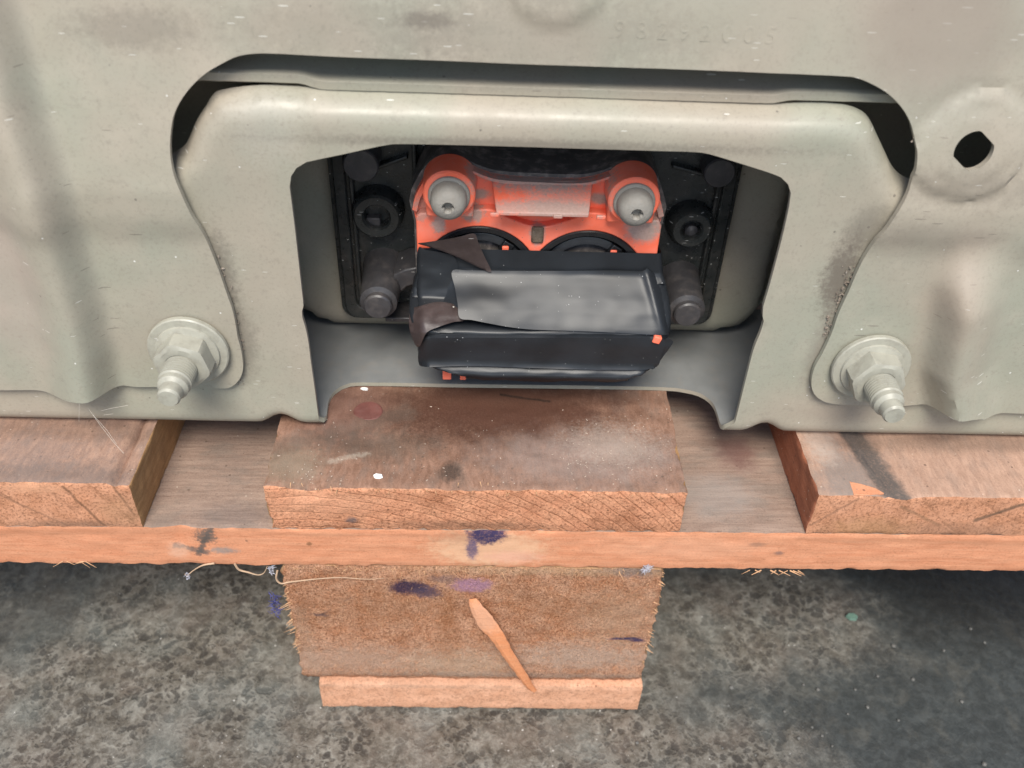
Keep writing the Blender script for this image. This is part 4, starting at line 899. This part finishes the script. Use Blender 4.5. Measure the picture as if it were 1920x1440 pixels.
# loose threads hanging under the long board, beside the block
STRAW = mat_plain('pale_straw', (.42, .29, .19), .7, .3); LINT = mat_plain('grey_lint', (.32, .32, .36), .9, .4); BLUE = mat_plain('blue_paint_fluff', (.05, .05, .15), .85, .6, (.25, .25, .4), .4)
def strand(name, pts, Y, r, mat, label, cat, step=3, base=None):
    P = [aty(x, y, Y+(.8*n3(x, y, 0, .05))) for x, y in crom(pts, step)]
    bm = bmesh.new(); tube_bm(bm, P, r, 6, True); o = link(name, bm_mesh(bm), mat, None, base=tuple(P[0])); return tag(o, label, cat)
strand('straw', [(402, 1056), (380, 1060), (362, 1070), (350, 1080), (346, 1076)], -.4, .42, STRAW, 'short curved straw hanging under the long board below its dark burnt knot', 'straw')
strand('straw', [(440, 1057), (448, 1068), (465, 1073), (484, 1078), (495, 1074), (501, 1062)], -.4, .45, STRAW, 'looped straw hanging under the long board just left of the pallet block', 'straw')
strand('straw', [(520, 1070), (518, 1085), (527, 1094), (545, 1091), (600, 1085), (640, 1083), (690, 1086), (720, 1084)], -1.0, .36, STRAW, 'long thin straw stretched along the top edge of the pallet block', 'straw')
def fluff(name, px, py, Y, R_, n, mat, label, seed, rz=1.0):
    r = random.Random(seed); c = Vector(aty(px, py, Y)); bm = bmesh.new()
    for i in range(n):
        d = Vector((r.gauss(0, 1), r.gauss(0, .6), r.gauss(0, 1)*rz)).normalized(); a = c+Vector((r.uniform(-1, 1)*R_*.5, r.uniform(-.5, .5)*R_, r.uniform(-1, 1)*R_*rz*.8))
        tube_bm(bm, [a, a+d*R_*.35+Vector((0, 0, .1)), a+d*R_*.6+Vector((r.uniform(-1, 1), r.uniform(-1, 1), r.uniform(-1, 1)))*R_*.25], r.uniform(.1, .32), 4)
    return tag(link(name, bm_mesh(bm), mat, None, base=tuple(c)), label, 'fluff')
fluff('paint_fluff', 517, 1134, 2, 3.2, 70, BLUE, 'dark blue paint fluff stuck to the left edge of the pallet block', 3, 2.2)
fluff('lint_tuft', 352, 1080, -.4, 1.4, 24, LINT, 'tiny grey lint tuft at the tip of the curved straw', 4)
fluff('lint_tuft', 508, 1068, .5, 1.7, 26, LINT, 'small grey lint tuft at the upper left corner of the pallet block', 5)
fluff('lint_tuft', 1212, 1066, -1, 2.6, 40, LINT, 'bluish grey lint tuft at the upper right corner of the pallet block', 6, .5)
# cobweb threads between tray and left board
WEB = mat_plain('cobweb_thread', (.5, .46, .4), .6, .2)
bm = bmesh.new()
for pts in ([(148, 720, 18), (149, 745, 18), (148, 790, 16)], [(165, 765, 21), (190, 800, 12), (212, 828, 4), (232, 850, 1)], [(172, 775, 20), (200, 806, 10), (218, 832, 3)], [(190, 770, 22), (212, 765, 23), (240, 760, 23)], [(195, 778, 22), (212, 776, 22)]):
    tube_bm(bm, [aty(*p) for p in pts], .05, 4, False)
tag(link('cobweb', bm_mesh(bm), WEB, None, base=tuple(aty(165, 765, 21))), 'thin cobweb threads strung from the tray down to the left deck board', 'cobweb')
# flakes lying on the middle board
WHITE = mat_plain('white_flake', (.80, .79, .76), .6, .1)
def flake(px, py, Z, pts, th, mat, name, label, cat, group=None, rot=0):
    c = atz(px, py, Z); bm = bmesh.new()
    ca, sa = math.cos(rot), math.sin(rot)
    lo = [bm.verts.new((c[0]+x*ca-y*sa, c[1]+x*sa+y*ca, Z-.1)) for x, y in pts]; hi = [bm.verts.new((c[0]+(x*ca-y*sa)*.8, c[1]+(x*sa+y*ca)*.8, Z+th*(1+.3*n3(x, y, px)))) for x, y in pts]
    bm.faces.new(lo[::-1]); bm.faces.new(hi)
    for i in range(len(pts)): k = (i+1) % len(pts); bm.faces.new((lo[i], lo[k], hi[k], hi[i]))
    return tag(link(name, bm_mesh(bm), mat, None, base=(c[0], c[1], Z)), label, cat, group)
flake(709, 894, 0.15, [(-1.9, .4), (-1.2, -.8), (.6, -.9), (1.7, -.3), (1.5, .7), (.2, .9), (-1, 1.2)], .7, WHITE, 'paint_flake', 'bright white flake lying near the front edge of the middle deck board', 'flake')
flake(683, 730, 0.15, [(-1.6, .3), (-.4, -.5), (1.2, -.6), (1.5, .4), (.2, .9), (-1, .8)], .5, WHITE, 'paint_flake', 'small white flake on the middle deck board under the tray rim', 'flake')
rnd = random.Random(12); bm = bmesh.new()
for i in range(190):                                    # grit and sawdust caught on the boards
    px, py = (rnd.gauss(1130, 55), rnd.gauss(850, 30)) if i < 70 else (rnd.uniform(500, 1270), rnd.uniform(750, 905)) if i < 150 else (rnd.gauss(560, 40), rnd.gauss(885, 15))
    c = atz(px, py, .25)
    if not (cxl+1 < c[0] < cxr-1 and .5 < c[1] < 50): continue
    r = rnd.uniform(.09, .27)
    bmesh.ops.create_icosphere(bm, subdivisions=1, radius=r, matrix=Matrix.Translation(Vector((c[0], c[1], .12))) @ Matrix.Rotation(rnd.uniform(0, 6), 4, 'Z') @ Matrix.Diagonal((rnd.uniform(1, 2.6), .8, .5, 1)))
tag(link('sawdust', bm_mesh(bm), mat_plain('sawdust_grain', (.38, .30, .24), .9, .5), None, base=(30, 20, 0)), 'pale sawdust and grit scattered over the middle deck board', 'sawdust', kind='stuff')

# ================================================================== floor
ZF = -135.6
def mat_floor():
    M = Mat('concrete', .75, 0, .35)
    w = M.vm('ADD', M.pos, M.vm('SCALE', M.map(M.pos, (1, 1, 1)), sc=0.0))
    a = M.noise(.075, 6, .62, None, .6); b = M.noise(.24, 5, .68, None, .4); c0 = M.noise(.012, 3, .5)
    sep = M.N.new('ShaderNodeSeparateXYZ'); M.put(sep.inputs[0], M.pos)
    X = sep.outputs[0]
    oil = M.ma('ADD', X, M.ma('MULTIPLY', M.ma('SUBTRACT', M.noise(.014, 4, .6), .5), 170)); oil = M.rng(oil, 60, 150)
    patch = M.blob(tuple(atz(1440, 1150, ZF)), (46, 34, 30), .5, .7, .04); patch2 = M.blob(tuple(atz(1370, 1420, ZF)), (38, 20, 30), .5, .8, .05)
    oil = M.ma('MULTIPLY', oil, M.ma('SUBTRACT', 1.0, M.ma('MULTIPLY', M.ma('MAXIMUM', patch, patch2), .85)))
    smooth_l = M.blob(tuple(atz(20, 1100, ZF)), (52, 40, 30), .5, .5, .04); oil = M.ma('MAXIMUM', oil, M.ma('MULTIPLY', smooth_l, .7))
    pit = M.rng(a, .50, .40)                            # dark hollows between pale worn crust
    nz = M.N.new('ShaderNodeTexNoise'); M.put(nz.inputs['Vector'], M.pos); nz.inputs['Scale'].default_value = .16; nz.inputs['Detail'].default_value = 3
    wv = M.vm('ADD', M.pos, M.vm('SCALE', M.vm('SUBTRACT', nz.outputs['Color'], (.5, .5, .5)), sc=7.0))
    v1 = M.vor(.23, M.vm('MULTIPLY', wv, (1, 1, 0))); v2 = M.vor(.5, M.vm('MULTIPLY', wv, (1, 1, 0)))
    pits = M.ma('MAXIMUM', M.rng(v1.outputs['Distance'], .5, .3), M.ma('MULTIPLY', M.rng(v2.outputs['Distance'], .45, .25), .8))
    pits = M.ma('MULTIPLY', pits, M.rng(M.noise(.035, 4, .6, M.map(M.pos, loc=(5, 70, 0))), .36, .58, .25, 1.0))
    f = M.ma('ADD', M.ma('MULTIPLY', b, .55), M.ma('MULTIPLY', a, .45))
    c = M.ramp(f, (.36, (.06, .05, .038)), (.46, (.11, .095, .075)), (.56, (.185, .168, .14)), (.68, (.29, .275, .236)))
    c = M.mix(M.ma('MULTIPLY', pits, .88), c, M.mix(b, (.022, .018, .014), (.06, .052, .044)))
    c = M.mix(M.ma('MULTIPLY', M.rng(M.noise(.05, 4, .6, M.map(M.pos, loc=(30, 60, 0))), .45, .7), .35), c, (.19, .15, .12))
    c = M.mix(M.ma('MULTIPLY', M.rng(M.noise(.03, 3, .5, M.map(M.pos, loc=(80, 10, 0))), .45, .7), .3), c, (.20, .225, .21))
    fg = M.noise(.75, 4, .75); c = M.mix(M.ma('MULTIPLY', M.rng(fg, .52, .66), .28), c, (.045, .04, .033)); c = M.mix(M.ma('MULTIPLY', M.rng(fg, .46, .36), .22), c, (.36, .345, .30))
    c = M.mix(M.ma('MULTIPLY', M.speck(.32, .13, .35), .8), c, (.5, .48, .44))
    o2 = M.mix(M.rng(b, .35, .7), (.032, .036, .035), (.055, .061, .060)); o2 = M.mix(M.ma('MULTIPLY', M.rng(a, .5, .7), .3), o2, (.12, .11, .09))
    o2 = M.mix(M.ma('MULTIPLY', M.blob(tuple(atz(1850, 1060, ZF)), (70, 46, 40), .5, .5, .03), .85), o2, (.012, .011, .009))
    c = M.mix(M.ma('MULTIPLY', oil, .93), c, o2)
    h = M.ma('SUBTRACT', M.ma('ADD', M.ma('MULTIPLY', a, .8), M.ma('MULTIPLY', b, .6)), M.ma('MULTIPLY', pits, .5))
    st = M.rng(oil, 0, 1, .5, .2)
    n = M.N.new('ShaderNodeBump'); n.inputs['Distance'].default_value = 1.6*MM; M.put(n.inputs['Strength'], st); M.put(n.inputs['Height'], h)
    return M.out(c, M.rng(oil, 0, 1, .85, .5), n.outputs[0])
xs = [-6000, -2500, -1000]+span(-420, 480, 2.4)+[1000, 2500, 6000]; ys = [-3000, -1200, -500]+span(-150, 330, 2.4)+[800, 2500, 8000]
V = []
for y in ys:
    for x in xs:
        e = 1 if -420 <= x <= 480 and -150 <= y <= 330 else 0
        rg = 1-.75*sm(60, 150, x+60*n3(x, y, 0, .02))
        V.append((x, y, ZF+(rg*(.9*fr(x, y, 0, .06, 4)+.25*fr(x, y, 5, .3, 2))-.9 if e else -.9)))
nx = len(xs); F = [(j*nx+i, j*nx+i+1, (j+1)*nx+i+1, (j+1)*nx+i) for j in range(len(ys)-1) for i in range(nx-1)]
fl = link('concrete_floor', mesh_of(V, F), mat_floor(), None, sharp=None); tag(fl, 'rough grey concrete floor with a dark oily patch on the right', 'floor', None, 'structure')
# pale grit grains on the oily part, one green crumb
GRIT = mat_plain('pale_grit', (.105, .10, .09), .6, .3)
grit = [(1372, 1288, 1.5), (1507, 1283, 1.1), (1534, 1292, 1.2), (1604, 1292, 1.0), (1712, 1273, 1.3), (1646, 1267, 1.1), (1820, 1178, 1.2), (1847, 1204, 1.0), (1770, 1219, 1.0), (1627, 1325, 1.3), (1590, 1338, 1.0), (1471, 1333, 1.1), (1523, 1363, 1.0), (1498, 1383, 1.3), (1542, 1379, 1.1), (1561, 1398, .9), (1355, 1402, .8), (1417, 1415, .9), (1265, 1261, .9), (1804, 1315, 1.2), (1685, 1350, .9), (1195, 1392, 1.1), (1676, 1210, 1.6), (1846, 1432, 1.5), (1286, 1354, .8), (1366, 1322, .9)]
rnd = random.Random(2); g0 = None
for px, py, r in grit:
    c = atz(px, py, ZF)
    if g0 is None:
        bm = bmesh.new(); bmesh.ops.create_icosphere(bm, subdivisions=2, radius=1.0)
        for v in bm.verts: v.co *= 1+.28*n3(*v.co, 1.3); v.co.z *= .7
        bmesh.ops.translate(bm, verts=bm.verts, vec=tuple(c)); o = g0 = link('grit_grain', bm_mesh(bm), GRIT, None, base=tuple(c))
    else: o = g0.copy(); COL.objects.link(o)
    o.location = Vector((c[0], c[1], ZF-.3))*MM; r *= .7; o.scale = (r, r*rnd.uniform(.7, 1), r); o.rotation_euler = (0, 0, rnd.uniform(0, 6))
    tag(o, 'pale grit grain lying on the dark oily part of the floor', 'grit', 'pale grit grains on the oily floor')
flake(1597, 1158, ZF, [(-3.0, .6), (-1.5, -1.6), (1.6, -1.8), (3.1, .2), (1.4, 2.2), (-1.6, 2.0)], 1.4, mat_plain('green_crumb', (.12, .20, .155), .6, .2), 'plastic_crumb', 'small pale green crumb on the floor under the pallet at the right', 'crumb')
